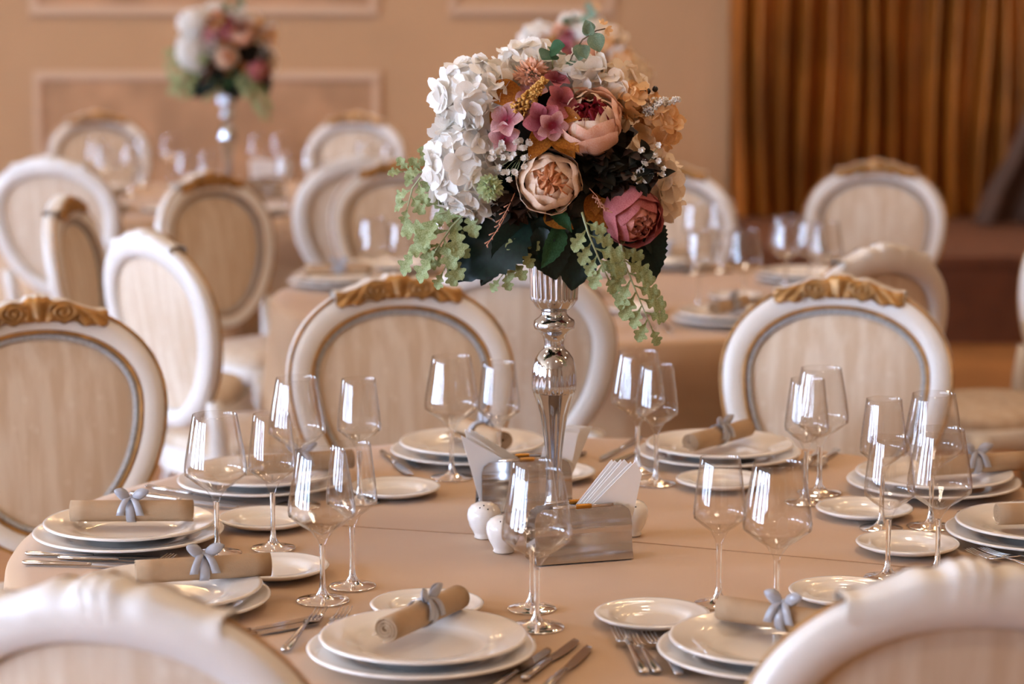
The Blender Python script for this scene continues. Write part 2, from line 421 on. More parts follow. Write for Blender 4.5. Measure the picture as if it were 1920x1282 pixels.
# ================================================================== CHAIR (origin: floor under the crest; front looks to -y)
def lean(z): return (z - 1.0) * .17 if z > .45 else (.45 - 1.0) * .17
def oval(th, a, b, cz, ex=2.15):
    # an egg on its head: b = (rise above the widest line, drop below it)
    c, s = math.cos(th), math.sin(th)
    x = a * math.copysign(abs(c) ** (2 / ex), c); z = math.copysign(abs(s) ** (2 / ex), s)
    t = max(0, -z)
    x *= 1 - .13 * t * t - .03 * t
    return x, cz + z * (b[0] if z > 0 else b[1])
OA, OB, IA, IB, CZ = .243, (.198, .290), .190, (.142, .245), .805
def back_pt(th, t, y):
    xo, zo = oval(th, OA, OB, CZ); xi, zi = oval(th, IA, IB, CZ)
    X = xi + (xo - xi) * t; Z = zi + (zo - zi) * t
    return X, lean(Z) + y - .25 * X * X, Z
def make_chair():
    c = thing('dining_chair', '-', 'chair')
    sec = [(0, .012), (0, -.006), (.06, -.016), (.2, -.021), (.55, -.023), (.85, -.018), (1, -.006), (1, .014), (.9, .022), (.1, .022)]
    fr = MB().grid(lambda u, v: back_pt(u * 2 * PI, *sec[int(round(v * len(sec))) % len(sec)]), 72, len(sec), True, True)
    # stiles and hind legs grow out of the frame
    for sx in (-1, 1):
        fr.tube([(sx * .196, lean(.60) , .60), (sx * .186, lean(.52) - .005, .52), (sx * .183, lean(.45), .44), (sx * .186, -.075, .30), (sx * .19, -.03, .12), (sx * .195, .01, .0)],
                [.02, .023, .025, .022, .018, .015], 10, flat=1.0)
    f = fr.build('back_frame', M_CHAIRW, c)
    for t, y, rr in ((.05, -.017, .0045), (.97, -.012, .004)):
        MB().tube([back_pt(k / 72 * 2 * PI, t, y) for k in range(72)], rr, 6, closed=True, up=(0, 1, 0)).build('gilt_line', M_GOLD, f)
    MB().tube([back_pt(k / 72 * 2 * PI, -.12, -.010) for k in range(72)], .0062, 8, closed=True, up=(0, 1, 0)).build('braid', M_BRAID, c)
    def pad(u, v, sgn, bulge, inset):
        th = u * 2 * PI; r = v
        xi, zi = oval(th, IA - .002, (IB[0] - .002, IB[1] - .002), CZ)
        X = xi * r; Z = CZ + (zi - CZ) * r
        return X, lean(Z) - .25 * X * X + inset + sgn * bulge * (1 - r ** 3), Z
    MB().grid(lambda u, v: pad(u, v, -1, .016, -.004), 48, 8, True).build('back_pad', M_FABRIC, c)
    MB().grid(lambda u, v: pad(-u, v, 1, .006, .006), 48, 6, True).build('back_lining', M_FABRIC, c)
    # carved crest
    HS = .136
    def top(x):   # outer edge of the oval at x
        lo, hi = 0, PI / 2
        for _ in range(26):
            m = (lo + hi) / 2
            if oval(m, OA, OB, CZ)[0] > abs(x): lo = m
            else: hi = m
        return oval(lo, OA, OB, CZ)[1]
    def edge_hi(s):
        a = abs(s)
        z = top(s * HS)
        z += .010 * math.exp(-(a / .20) ** 4) + .007 * math.exp(-((a - .40) / .15) ** 2) + .009 * math.exp(-((a - 1.0) / .10) ** 2)
        if a < .20: z += .003 * abs(math.cos(a / .2 * PI * 1.5))
        return z + .003
    def edge_lo(s):
        a = abs(s)
        return top(s * HS) - .034 - .004 * math.sin(a * 22) * (a > .3) + .004 * a + .016 * max(0, a - .8) / .2
    def relief(s, t):
        a = abs(s); e = min(t, 1 - t) * 2
        h = .006 * min(1, e * 3)
        dx, dz = (a - .36) * HS, (t - .52) * .055
        r = math.hypot(dx, dz); ang = math.atan2(dz, dx)
        if r < .027:
            h += .011 * math.sqrt(abs(math.cos(PI * (r / .0115) - ang / 2)))
        elif a < .2:
            h += .007 * (.5 + .5 * math.cos(math.atan2(s * 1.6, t + .5) * 16)) + .004
        else:
            h += .009 * math.sqrt(abs(math.sin(a * 15 + t * 4)))
        return h * (1 - .5 * max(0, a - .85) / .15)
    def crest(u, v):
        s = u * 2 - 1; Z = edge_lo(s) + (edge_hi(s) - edge_lo(s)) * v; X = s * HS
        return X, lean(Z) - .25 * X * X - .021 - relief(s, v), Z
    MB().grid(crest, 110, 18).build('crest_carving', M_GOLD, c)
    cb = MB()
    def crest_b(u, v):
        s = u * 2 - 1; X = s * HS * 1.01
        q = [(0, -.020), (.985, -.024), (1.02, -.014), (1.02, .010), (.8, .024), (0, .022)]
        t, y = q[int(round(v * 5))]
        Z = edge_lo(s) + (edge_hi(s) - edge_lo(s)) * t
        return X, lean(Z) - .25 * X * X + y, Z
    cb.grid(crest_b, 60, 5).build('crest_backing', M_CHAIRW, c)
    # seat
    yb, yf = lean(.45) - .01, -.505
    def seat_w(t): return .185 + .055 * t + .012 * math.sin(t * PI)
    def rail(u, v):
        th = u * 2 * PI
        cx, sx = math.cos(th), math.sin(th)
        ex = 5
        a = math.copysign(abs(cx) ** (2 / ex), cx); b = math.copysign(abs(sx) ** (2 / ex), sx)
        t = (1 - b) / 2
        zz = [.385, .395, .445, .450][int(round(v * 3))]; g = [-.012, 0, 0, -.012][int(round(v * 3))]
        if v < .4: zz -= .012 * math.cos(a * 3) * (t > .5)
        return (seat_w(t) + g) * a, (yb + (yf - yb) * t) + (-.018 * (1 - a * a) if t > .8 else 0), zz
    MB().grid(rail, 48, 3, True).build('seat_rail', M_CHAIRW, c)
    def cushion(u, v):
        th = u * 2 * PI; cx, sx = math.cos(th), math.sin(th); ex = 4
        a = math.copysign(abs(cx) ** (2 / ex), cx); b = math.copysign(abs(sx) ** (2 / ex), sx)
        rr = [1, 1.0, .97, .88, .6, 0][int(round(v * 5))]; zz = [.442, .462, .476, .488, .496, .5][int(round(v * 5))]
        t = (1 - b * rr) / 2
        return (seat_w(t) - .012) * a * rr, yb - .006 + (yf - yb + .014) * t, zz
    MB().grid(cushion, 48, 5, True).build('seat', M_FABRIC, c)
    for sx in (-1, 1):
        MB().tube([(sx * .205, yf + .045, .43), (sx * .215, yf + .03, .37), (sx * .213, yf + .03, .28), (sx * .203, yf + .045, .16), (sx * .204, yf + .04, .06), (sx * .214, yf + .02, .02), (sx * .214, yf + .02, 0)],
                  [.030, .033, .026, .018, .014, .017, .018], 10).build('front_leg', M_CHAIRW, c)
    return c
chair = make_chair()
TBL = (.113, 3.732, .886); TB3 = (.22, 6.74, .886); TB2 = (-1.14, 9.71, .886)
def face(x, y, t, extra=0): return math.atan2(t[0] - x, -(t[1] - y)) + R(extra)
CH = [  # x, y, rotation, label
    (-.93, 4.674, face(-.93, 4.674, TBL, -26), 'gilt-crested chair with tan-shaded back cut off by the left picture edge', TBL),
    (-.245, 5.03, face(-.245, 5.03, TBL, 2), 'gilt-crested chair facing the camera just left of the silver vase', TBL),
    (.69, 5.03, face(.69, 5.03, TBL, 8), 'bright white gilt-crested chair facing the camera right of the silver vase', TBL),
    (-.424, 2.435, face(-.424, 2.435, TBL, 6), 'blurred white chair back with scalloped top filling the lower left corner', TBL),
    (.485, 2.50, face(.485, 2.50, TBL, -8), 'blurred beige chair back with scalloped top filling the lower right corner', TBL),
    (-.907, 5.934, face(-.907, 5.934, TB3, 4), 'white chair seen from behind at an angle, below the tan chair', TB3),
    (-.985, 7.756, face(-.985, 7.756, TB3, 0), 'tan-backed gilt chair standing alone before the far table vase', TB3),
    (-1.283, 6.868, face(-1.283, 6.868, TB3, -1), 'chair seen edge-on with brown gilt crest at the left', TB3),
    (-.40, 8.267, face(-.40, 8.267, TB3, -4), 'tan-backed gilt chair overlapping a white chair back left of the bouquet', TB3),
    (-.01, 5.40, face(-.01, 5.40, TB3, 4), 'white chair seen from behind, directly behind the silver vase', TB3),
    (.868, 5.606, face(.868, 5.606, TB3, 6), 'beige shaded chair seen from behind above the bright white chair', TB3),
    (1.249, 8.267, face(1.249, 8.267, TB3, 20), 'gilt-crested white chair standing before the bronze curtain', TB3),
    (.52, 8.145, face(.52, 8.145, TB3, 4), 'white chair half hidden behind the right side of the bouquet', TB3),
    (1.59, 6.62, face(1.59, 6.62, TB3, 26), 'white chair cut off by the right picture edge, only its edge showing', TB3),
    (-1.62, 8.443, face(-1.62, 8.443, TB2, 8), 'bluish-white chair seen from behind at the far left', TB2),
    (-.53, 8.547, face(-.53, 8.547, TB2, -8), 'white chair seen from behind, overlapped by a tan gilt chair', TB2),
    (-1.938, 11.296, face(-1.938, 11.296, TB2, -6), 'gilt-crested chair against the wall panel at the far left', TB2),
    (-.712, 11.16, face(-.712, 11.16, TB2, 4), 'pale chair facing the camera beyond the far table, left of the bouquet', TB2),
]
km = kid_map()
for i, (x, y, rz, lb, tb) in enumerate(CH):
    o = chair if i == 0 else copy_tree(chair, km)
    o.location = (x, y, 0); o.rotation_euler = (0, 0, rz)
    tag(o, lb, 'chair', 'oval-backed dining chairs')

# ================================================================== TABLECLOTHS
def tablecloth(t, label, seed):
    cx, cy, Rr = t; rr = random.Random(seed)
    NB = 360; lim = [9.0] * NB      # the skirt hangs behind the seats and legs of the chairs pushed up to it
    for (x, y, rz, lb, tb) in CH:
        if tb is not t: continue
        for i in range(41):
            for j in range(12):
                lx = -.27 + .54 * i / 40; ly = -.545 + .3 * j / 11
                wx = x + lx * math.cos(rz) - ly * math.sin(rz) - cx; wy = y + lx * math.sin(rz) + ly * math.cos(rz) - cy
                k = int(math.atan2(wy, wx) / (2 * PI) * NB) % NB; rd = math.hypot(wx, wy) - .012
                for q in range(-4, 5): lim[(k + q) % NB] = min(lim[(k + q) % NB], rd)
    lim = [min(v, Rr + .06) for v in lim]
    sm_ = [min(lim[k], sum(lim[(k + q) % NB] for q in range(-7, 8)) / 15) for k in range(NB)]
    ph = [rr.uniform(0, 6.28) for _ in range(4)]
    m = MB()
    rows = [(0, 0), (.3, 0), (.6, 0), (.8, 0), (.97, 0), (1, -.004), (1, -.012)] + [(1, -.012 - .73 * k / 15) for k in range(1, 16)]
    N = 360
    def fn(u, v):
        i = int(round(v * (len(rows) - 1))); r, dz = rows[i]; a = u * 2 * PI
        rad = Rr * r
        if dz == -.004: rad = Rr + .005
        if dz <= -.012:
            k = min(1, (-dz - .012) / .5)
            rad = Rr + .010 + .03 * k + k * (.022 * math.sin(a * 17 + ph[0]) + .015 * math.sin(a * 29 + ph[1]) + .008 * math.sin(a * 41 + ph[2]))
            L_ = sm_[int(a / (2 * PI) * NB) % NB]
            if L_ < rad: rad += (L_ - rad) * min(1, max(0, (-dz - .06) / .13))
        z = .75 + dz
        if dz == 0 and r > 0: z += .0012 * math.sin(a * 3 + r * 9 + ph[3]) * r
        return cx + rad * math.cos(a), cy + rad * math.sin(a), z
    m.grid(fn, N, len(rows) - 1, True)
    o = m.build('tablecloth', M_CLOTH)
    o.data.polygons.foreach_set('use_smooth', [True] * len(o.data.polygons))
    return tag(o, label, 'tablecloth', 'tan round tablecloths')
cl = tablecloth(TBL, 'tan cloth on the large laid table in front', 1)
tablecloth(TB3, 'tan cloth on the table just behind the vase', 2)
tablecloth(TB2, 'tan cloth on the farthest table before the wall panel', 3)
M_SEAM = mat('seam thread', (172, 134, 102), .8)
sp = [(-.60, 3.93), (-.295, 3.842), (-.094, 3.785), (.194, 3.722), (.36, 3.655), (.528, 3.589), (.72, 3.50)]
MB().tube([(x, y, .7512) for x, y in sp], .0006, 6).build('seam', M_SEAM, cl)

# ================================================================== CHINA
Z0 = .7515
def plate_mesh(name, d, h, well, th=.004):
    r = d / 2; w = r * well
    p = [(0, .004), (w * .7, .004), (w * .92, .0045), (w, .008), (w + .006, .0125), (w + (r - w) * .5, h - .004), (r - .006, h - .0008), (r - .002, h), (r, h - .0016), (r - .001, h - .004),
         (w + (r - w) * .5, h - .0105), (w + .004, .004), (w * .86, .0), (w * .8, .0), (w * .78, .002), (0, .002)]
    return MB().lathe(p, 64).mesh(name, M_CHINA)
ME_CH = plate_mesh('charger_plate', .300, .020, .62)
ME_DI = plate_mesh('dinner_plate', .272, .021, .62)
ME_BR = plate_mesh('bread_plate', .160, .016, .62)
WHERE = {
    'A': 'nearest setting at the front middle',
    'B': 'setting behind the lower left chair back',
    'C': 'setting at the table\'s left edge',
    'D': 'setting behind the left glasses cluster',
    'E': 'setting left of the vase at the back',
    'F': 'setting before the bright white chair',
    'G': 'upper setting at the right picture edge',
    'H': 'lower setting at the right picture edge',
    'I': 'front right setting beside the forks',
    'J': 'setting behind the lower right chair back'}
MAIN = {'A': (-.118, 3.057), 'B': (-.49, 3.318), 'C': (-.605, 3.728), 'D': (-.433, 4.128), 'E': (-.075, 4.394), 'F': (.381, 4.374), 'G': (.731, 4.11), 'H': (.835, 3.728), 'I': (.338, 3.05)}
BREAD = {'A': (-.119, 3.29), 'B': (-.352, 3.51), 'C': (-.398, 3.837), 'D': (-.203, 4.075), 'E': (.069, 4.208), 'F': (.366, 4.14), 'G': (.582, 3.909), 'H': (.613, 3.66), 'I': (.193, 3.238), 'J': (.475, 3.362)}
def put(name, me, x, y, z, label, cat, group, rz=0):
    o = inst(name, me); o.location = (x, y, z); o.rotation_euler = (0, 0, rz)
    return tag(o, label, cat, group)
for k, (x, y) in MAIN.items():
    put('charger_plate', ME_CH, x, y, Z0, 'large white under-plate at the ' + WHERE[k], 'plate', 'white under-plates on the front table')
    put('dinner_plate', ME_DI, x + .002, y + .004, Z0 + .0128, 'white dinner plate holding a napkin at the ' + WHERE[k], 'plate', 'white dinner plates on the front table')
for k, (x, y) in BREAD.items():
    put('bread_plate', ME_BR, x, y, Z0, 'small white side plate of the ' + WHERE[k], 'plate', 'small side plates on the front table')

# ---- napkin rolls
def napkin_parts():
    L = .192; T = 3.6
    def spiral(u, v):
        a = u * T * 2 * PI; r = .0022 + .0148 * u
        return (L * (v - .5), r * math.cos(a + 1.13) * 1.08, .0172 + r * math.sin(a + 1.13))
    roll = MB().solid(lambda u, v: spiral(u, v), 66, 8, .0022)
    # loose flap lying beside the roll
    roll.solid(lambda u, v: (L * (v - .5) * .9 + .004, .012 + u * .016, .0045 - .001 * u + .002 * math.sin(v * 5) * u), 3, 8, .002)
    band = MB().solid(lambda u, v: ((v - .5) * .014, .0200 * math.cos(u * 2 * PI) * 1.05, .0173 + .0190 * math.sin(u * 2 * PI)), 24, 2, .0008)
    bow = MB()
    for s in (-1, 1):
        for q in (-1, 1):
            def loop(u, v, s=s, q=q):
                w = .0078 * math.sin(PI * u ** .75) ** .8 + .0020
                return (s * (.002 + (.027 if s > 0 else .023) * u), -.008 + q * .0050 * math.sin(PI * u) * (1 - (2 * v - 1) ** 2 * .6) - .006 * u, .0400 + .010 * u + (v - .5) * 2 * w * (.9 if s > 0 else 1))
            bow.solid(loop, 10, 4, .0006)
        def tail(u, v, s=s):
            return (s * (.003 + .013 * u) + (v - .5) * .0095 * (1 + .3 * u), -.009 - .013 * u - .004 * math.sin(u * 3), .039 - .026 * u * u)
        bow.solid(tail, 8, 2, .0006)
    bow.lathe([(0, -.004), (.004, -.002), (.0045, .001), (.003, .004), (0, .005)], 10, c=(0, -.006, .038))
    return roll.mesh('napkin_roll', M_NAPKIN), band.mesh('ribbon', M_RIBBON), bow.mesh('bow', M_RIBBON)
ME_RO, ME_RI, ME_BO = napkin_parts()
def napkin(x, y, z, rz, label, group, flip=1):
    t = thing('rolled_napkin', label, 'napkin', (x, y, z), rz, group)
    inst('cloth_roll', ME_RO, t)
    b = inst('ribbon', ME_RI, t); inst('bow', ME_BO, b)
    return t
NAP = {'A': (-.118, 3.10, 62), 'B': (-.44, 3.36, 14), 'C': (-.60, 3.735, 1), 'D': (-.37, 4.12, 20), 'E': (-.06, 4.40, 118), 'F': (.38, 4.37, 52), 'G': (.80, 4.11, 16), 'H': (.855, 3.722, 8), 'I': (.36, 3.09, -32)}
for k, (x, y, a) in NAP.items():
    napkin(x, y, Z0 + .0128 + (.0212 if k == 'A' else .0182), R(a), 'tan napkin roll with grey bow at the ' + WHERE[k], 'napkin rolls on the front table')

# ---- wine glasses
def glass_parts(H, rim, mx, zmx, zb, foot, stem=.0038):
    th = .0011
    out = [(stem + .0006, zb - .010), (stem + .003, zb - .003), (mx * .36, zb + (zmx - zb) * .30), (mx * .68, zb + (zmx - zb) * .58), (mx * .90, zb + (zmx - zb) * .82), (mx * .985, zmx - .003), (mx, zmx + .004), (mx * .985, zmx + .014)]
    n = 8
    for i in range(1, n + 1):
        t = i / n; z = zmx + .014 + (H - zmx - .014) * t
        out.append((mx * .985 + (rim - mx * .985) * (t ** 1.08), z))
    inn = [(max(0, r - th), z) for r, z in reversed(out[2:])]
    inn = [(r, z + (0 if i < len(inn) - 3 else .0012)) for i, (r, z) in enumerate(inn)] + [(0.006, zb + .006), (0, zb + .0045)]
    bowl = MB().lathe(out + [(rim - th * .5, H + .0006)] + inn, 40).mesh('bowl', M_GLASS)
    sp_ = [(stem + .0006, zb - .010), (stem, zb - .03), (stem - .0003, zb * .55), (stem, .03), (stem + .0015, .016), (stem + .006, .009)]
    stm = MB().lathe(sp_, 20).mesh('stem', M_GLASS2)
    ft = [(stem + .006, .009), (foot * .4, .0052), (foot * .7, .003), (foot * .96, .0019), (foot, .0012), (foot * .985, .0003), (foot * .6, .0003), (0, .0012)]
    fot = MB().lathe(ft, 40).mesh('foot', M_GLASS2)
    return bowl, stm, fot
GW = glass_parts(.218, .0345, .0485, .128, .092, .0385)
GS = glass_parts(.212, .0285, .0375, .128, .098, .0350)
def glass(kind, x, y, label, group, parts=True):
    t = thing('wine_glass' if kind == 'W' else 'white_wine_glass', label, 'glass', (x, y, Z0), 0, group)
    b, s, f = GW if kind == 'W' else GS
    inst('bowl', b, t); inst('stem', s, t); inst('foot', f, t)
GL = [('W', -.455, 3.642, 'C'), ('S', -.372, 3.678, 'C'), ('W', -.360, 3.985, 'D'), ('S', -.258, 4.012, 'D'), ('W', -.270, 3.357, 'B'), ('S', -.233, 3.440, 'B'),
      ('W', -.107, 4.215, 'E'), ('S', -.023, 4.190, 'E'), ('S', .028, 3.312, 'A'), ('W', .034, 3.214, 'A'), ('W', .226, 4.275, 'F'), ('S', .253, 4.165, 'F'),
      ('S', .293, 3.338, 'I'), ('W', .367, 3.268, 'I'), ('S', .497, 4.010, 'G'), ('W', .530, 4.088, 'G'), ('S', .596, 3.815, 'H'), ('W', .678, 3.828, 'H'), ('S', .556, 3.490, 'J'), ('W', .635, 3.520, 'J')]
for kd, x, y, k in GL:
    glass(kd, x, y, ('wide empty wine glass of the ' if kd == 'W' else 'narrow empty wine glass of the ') + WHERE[k], 'wine glasses on the front table')

# ---- cutlery (length along +x from handle end at 0 to tip)
def knife_meshes(L):
    hl = L * .47
    h = MB().tube([(0, 0, .0045), (.004, 0, .0045), (hl * .5, 0, .0045), (hl * .92, 0, .0045), (hl, 0, .004)], [.004, .0062, .0056, .0046, .004], 10, flat=.62)
    b = MB()
    prof = [(0, -.0035, .0035), (.1, -.006, .004), (.3, -.0085, .005), (.7, -.0085, .0055), (.9, -.006, .0055), (.97, -.002, .005), (1, .003, .0045)]
    vs = []; fs = []
    for t, a, c in prof:
        x = hl + (L - hl) * t
        vs += [(x, a, .0028), (x, c, .0022), (x, c, .0046), (x, a, .0036)]
    for i in range(len(prof) - 1):
        for k in range(4):
            fs.append((i * 4 + k, i * 4 + (k + 1) % 4, i * 4 + 4 + (k + 1) % 4, i * 4 + 4 + k))
    fs += [(3, 2, 1, 0), tuple(4 * (len(prof) - 1) + k for k in range(4))]
    b.add(vs, fs)
    return h.mesh('handle', M_STEEL), b.mesh('blade', M_STEEL, False)
def fork_meshes(L):
    hl = L * .62
    path = [(0, 0, .0035), (.006, 0, .0035), (hl * .4, 0, .006), (hl * .8, 0, .010), (hl, 0, .0105)]
    h = MB().tube(path, [.005, .0075, .0055, .0032, .003], 10, flat=.45)
    hd = MB()
    def arc(t): return .0105 - .008 * math.sin(t * PI * .8) + .004 * t
    n = 8
    hd.solid(lambda u, v: (hl - .004 + u * L * .13, (v - .5) * 2 * (.003 + .0085 * math.sin(min(1, u * 1.15) * PI / 2)), arc(u * .4)), 6, 4, .0016)
    for k in range(4):
        yo = (k - 1.5) * .0054
        hd.tube([(hl - .004 + L * .13 + (L * .255) * j / n, yo, arc(.4 + .6 * j / n)) for j in range(n + 1)], [.0017 - .0008 * j / n for j in range(n + 1)], 6)
    return h.mesh('handle', M_STEEL), hd.mesh('tines', M_STEEL)
KN = knife_meshes(.225); KS = knife_meshes(.20); FO = fork_meshes(.20); FS = fork_meshes(.165)
def cutlery(kind, a, b, label, from_tip=False):
    """a = handle end, b = toward the tip"""
    n, (p, q), L = {'K': ('table_knife', KN, .225), 'k': ('starter_knife', KS, .20), 'F': ('table_fork', FO, .20), 'f': ('starter_fork', FS, .165)}[kind]
    dx, dy = b[0] - a[0], b[1] - a[1]; ang = math.atan2(dy, dx)
    if from_tip: a = (b[0] - L * math.cos(ang), b[1] - L * math.sin(ang))
    t = thing(n, label, 'knife' if kind in 'Kk' else 'fork', (a[0], a[1], Z0 + .0003), ang, 'steel cutlery on the front table')
    inst('handle', p, t); inst('blade' if kind in 'Kk' else 'tines', q, t)
CU = [('K', (-.03, 2.905), (.051, 3.097), 1, 'steel knife closest to the under-plate at the front middle'),
      ('k', (.017, 2.962), (.088, 3.141), 1, 'steel knife in the middle of three at the front middle'),
      ('K', (.038, 2.905), (.104, 3.11), 1, 'steel knife outermost of three at the front middle'),
      ('F', (-.292, 3.13), (-.265, 3.285), 1, 'steel fork outermost left of the front middle plates'),
      ('F', (-.258, 3.14), (-.231, 3.292), 1, 'steel fork half under the front middle plates'),
      ('F', (.180, 2.915), (.141, 3.184), 1, 'steel fork outermost of the three at the front right plates'),
      ('F', (.224, 2.915), (.181, 3.174), 1, 'steel fork half under the front right plates'),
      ('f', (.190, 2.966), (.158, 3.150), 1, 'short steel fork between two longer ones at the front right'),
      ('K', (-.747, 3.626), (-.50, 3.601), 0, 'steel knife closest to the left edge under-plate'),
      ('k', (-.692, 3.599), (-.502, 3.580), 0, 'steel knife in the middle of three at the left table edge'),
      ('K', (-.740, 3.568), (-.525, 3.545), 0, 'steel knife nearest the camera at the left table edge'),
      ('F', (-.60, 3.44), (-.517, 3.603), 1, 'steel fork with raised tines left of the lower left plates'),
      ('F', (-.56, 3.42), (-.489, 3.568), 1, 'steel fork in the middle beside the lower left plates'),
      ('f', (-.515, 3.43), (-.462, 3.574), 1, 'steel fork innermost beside the lower left plates'),
      ('K', (-.636, 4.123), (-.452, 3.993), 0, 'steel knife just above another behind the left edge plates'),
      ('K', (-.655, 4.066), (-.474, 3.964), 0, 'steel knife just below another behind the left edge plates'),
      ('K', (-.243, 4.435), (-.184, 4.235), 0, 'steel knife farther from the plates left of the vase'),
      ('k', (-.222, 4.478), (-.168, 4.28), 0, 'steel knife closer to the plates left of the vase'),
      ('K', (.252, 4.585), (.162, 4.364), 1, 'steel knife farther from the white chair\'s plates'),
      ('k', (.262, 4.50), (.187, 4.334), 1, 'steel knife closer to the white chair\'s plates'),
      ('F', (.607, 4.449), (.545, 4.271), 1, 'steel fork lying right of the white chair\'s plates'),
      ('f', (.578, 4.449), (.523, 4.285), 1, 'short steel fork right of the white chair\'s plates'),
      ('K', (.92, 4.035), (.735, 3.918), 1, 'steel knife closer to the upper right edge plates'),
      ('K', (.91, 3.975), (.720, 3.865), 1, 'steel knife farther from the upper right edge plates'),
      ('K', (-.385, 3.165), (-.262, 3.262), 1, 'steel knife closer to the lower left plates'),
      ('k', (-.365, 3.155), (-.262, 3.235), 1, 'steel knife farther from the lower left plates'),
      ('F', (.80, 3.50), (.700, 3.637), 1, 'steel fork whose tips peep over the lower right chair'),
      ('F', (.83, 3.52), (.722, 3.645), 1, 'second steel fork whose tips peep over the lower right chair'),
      ('f', (.135, 4.43), (.088, 4.33), 0, 'short steel fork right behind the silver vase')]
for kd, a, b, ft, lb in CU: cutlery(kd, a, b, lb, bool(ft))

# ================================================================== SILVER VASE
def make_vase(label):
    t = thing('flower_stand', label, 'vase', (.067, 3.80, Z0), 0, 'tall silver flower stands')
    fl = lambda a: math.cos(a * 26); gd = lambda a: abs(math.cos(a * 11)) - .6; pr = lambda a: math.cos(a * 6)
    MB().lathe([(0, 0), (.056, 0), (.058, .004), (.054, .009), (.040, .014), (.026, .022), (.017, .036), (.0135, .06), (.012, .085)], 96).build('base', M_SILVER, t)
    MB().lathe([(.012, .085), (.0120, .105, .05), (.0125, .128, .07), (.0155, .155, .08), (.0205, .189, .07), (.0275, .212, .05), (.0328, .226, .02)], 96, pr).build('stem', M_SILVER, t)
    MB().lathe([(.0328, .226), (.0345, .228, .05), (.0350, .240, .045), (.0350, .255, .03), (.0338, .268, .01), (.0300, .281), (.0230, .291), (.0170, .296), (.0158, .301)], 132, gd).build('bulb', M_SILVER, t)
    MB().lathe([(.0158, .301), (.0160, .308), (.0190, .318), (.0250, .324), (.0320, .329), (.0335, .335), (.0315, .342), (.0240, .347), (.0205, .352), (.0205, .356)], 64).build('knop', M_SILVER, t)
    MB().lathe([(.0205, .356), (.0240, .358), (.0300, .364), (.0350, .372), (.0365, .374, .02), (.0365, .380, .035), (.0385, .420, .035), (.0405, .462, .035), (.043, .472), (.0405, .471), (.037, .42), (.033, .376), (0, .37)], 208, fl).build('cup', M_SILVER, t)
    return t
vase = make_vase('tall silver flower stand on the front table, in sharp focus')

# ================================================================== FLOWER ARRANGEMENT (grid unit 1/1187 m, origin at the cup's mouth)
U = 1 / 1187
def P3(x, z, y=0): return Vector((x * U * (.955 if z > 60 else 1), y * U, (z + min(12, max(0, z * .1))) * U))
def frame(loc, n, spin=0, s=1):
    """matrix with local +z along n"""
    n = Vector(n).normalized(); q = n.to_track_quat('Z', 'Y')
    return Matrix.Translation(loc) @ q.to_matrix().to_4x4() @ Matrix.Rotation(spin, 4, 'Z') @ Matrix.Scale(s, 4)
def to(M_, p): return M_ @ Vector(p)
G = {}
def gm(key, fn):
    if key not in G: G[key] = fn()
    return G[key]
# petals of a peony: patches of a ball, rounded and notched at the tip
def peony_petal(key, m, tip, om, flare=0.0, ruf=.03, seed=0):
    def f():
        rr = random.Random(seed); ph = rr.uniform(0, 6)
        def fn(u, v):
            s = u * 2 - 1
            w = om * (math.sin(min(1, v * 1.05 + .12) * PI * .62) ** .8)
            pol = R(165) + (R(tip) - R(165)) * (v * (1 - .13 * s * s * v))
            az = s * R(w) / max(.45, math.sin(max(R(25), pol))) * .9
            r = 1 + flare * max(0, v - .6) ** 2 * 6 + ruf * math.sin(s * 5 + ph) * v + .015 * math.sin(s * 11 + v * 6)
            if v > .95: r += .02 * math.cos(s * 3)
            return r * math.sin(pol) * math.cos(az), r * math.sin(pol) * math.sin(az), r * math.cos(pol)
        return MB().grid(fn, 8, 9).mesh('petal', m)
    return gm(key, f)
def peony(parent, loc, n, rad, mo, mi, mc, open_=0, seed=1, name='peony'):
    rr = random.Random(seed)
    t = bpy.data.objects.new(name, None); COL.objects.link(t); t.parent = parent; t.empty_display_size = .02
    t.matrix_basis = frame(loc, n, rr.uniform(0, 6), rad * U)
    for (ly, cnt, rho, tip, om, fl, mm) in ((0, 6, 1.0, 62 + open_, 44, .10, mo), (1, 5, .93, 44 + open_, 42, .05, mo), (2, 5, .85, 33 + open_, 40, .03, mi), (3, 6, .72, 26 + open_, 34, .05, mi),
                                            (4, 9, .70, 20, 15, .06, mc), (5, 8, .62, 14, 18, .10, mc), (6, 7, .52, 8, 24, .15, mc), (7, 5, .40, 4, 34, .2, mc)):
        me = peony_petal((name, mo.name, ly, open_), mm, tip, om, fl, .03 + .02 * ly, seed + ly)
        for k in range(cnt):
            a = 2 * PI * (k + .5 * (ly % 2)) / cnt + rr.uniform(-.15, .15)
            sc = rho * rr.uniform(.95, 1.05) * (rr.uniform(.9, 1.12) if ly > 3 else 1)
            inst('petal', me, t, Matrix.Rotation(a, 4, 'Z') @ Matrix.Rotation(rr.uniform(-.08, .08) * (3 if ly > 3 else 1), 4, 'X') @ Matrix.Rotation(rr.uniform(-.35, .2) if ly > 3 else 0, 4, 'Y') @ Matrix.Diagonal((sc, sc, sc * rr.uniform(.94, 1.04), 1)))
    return t
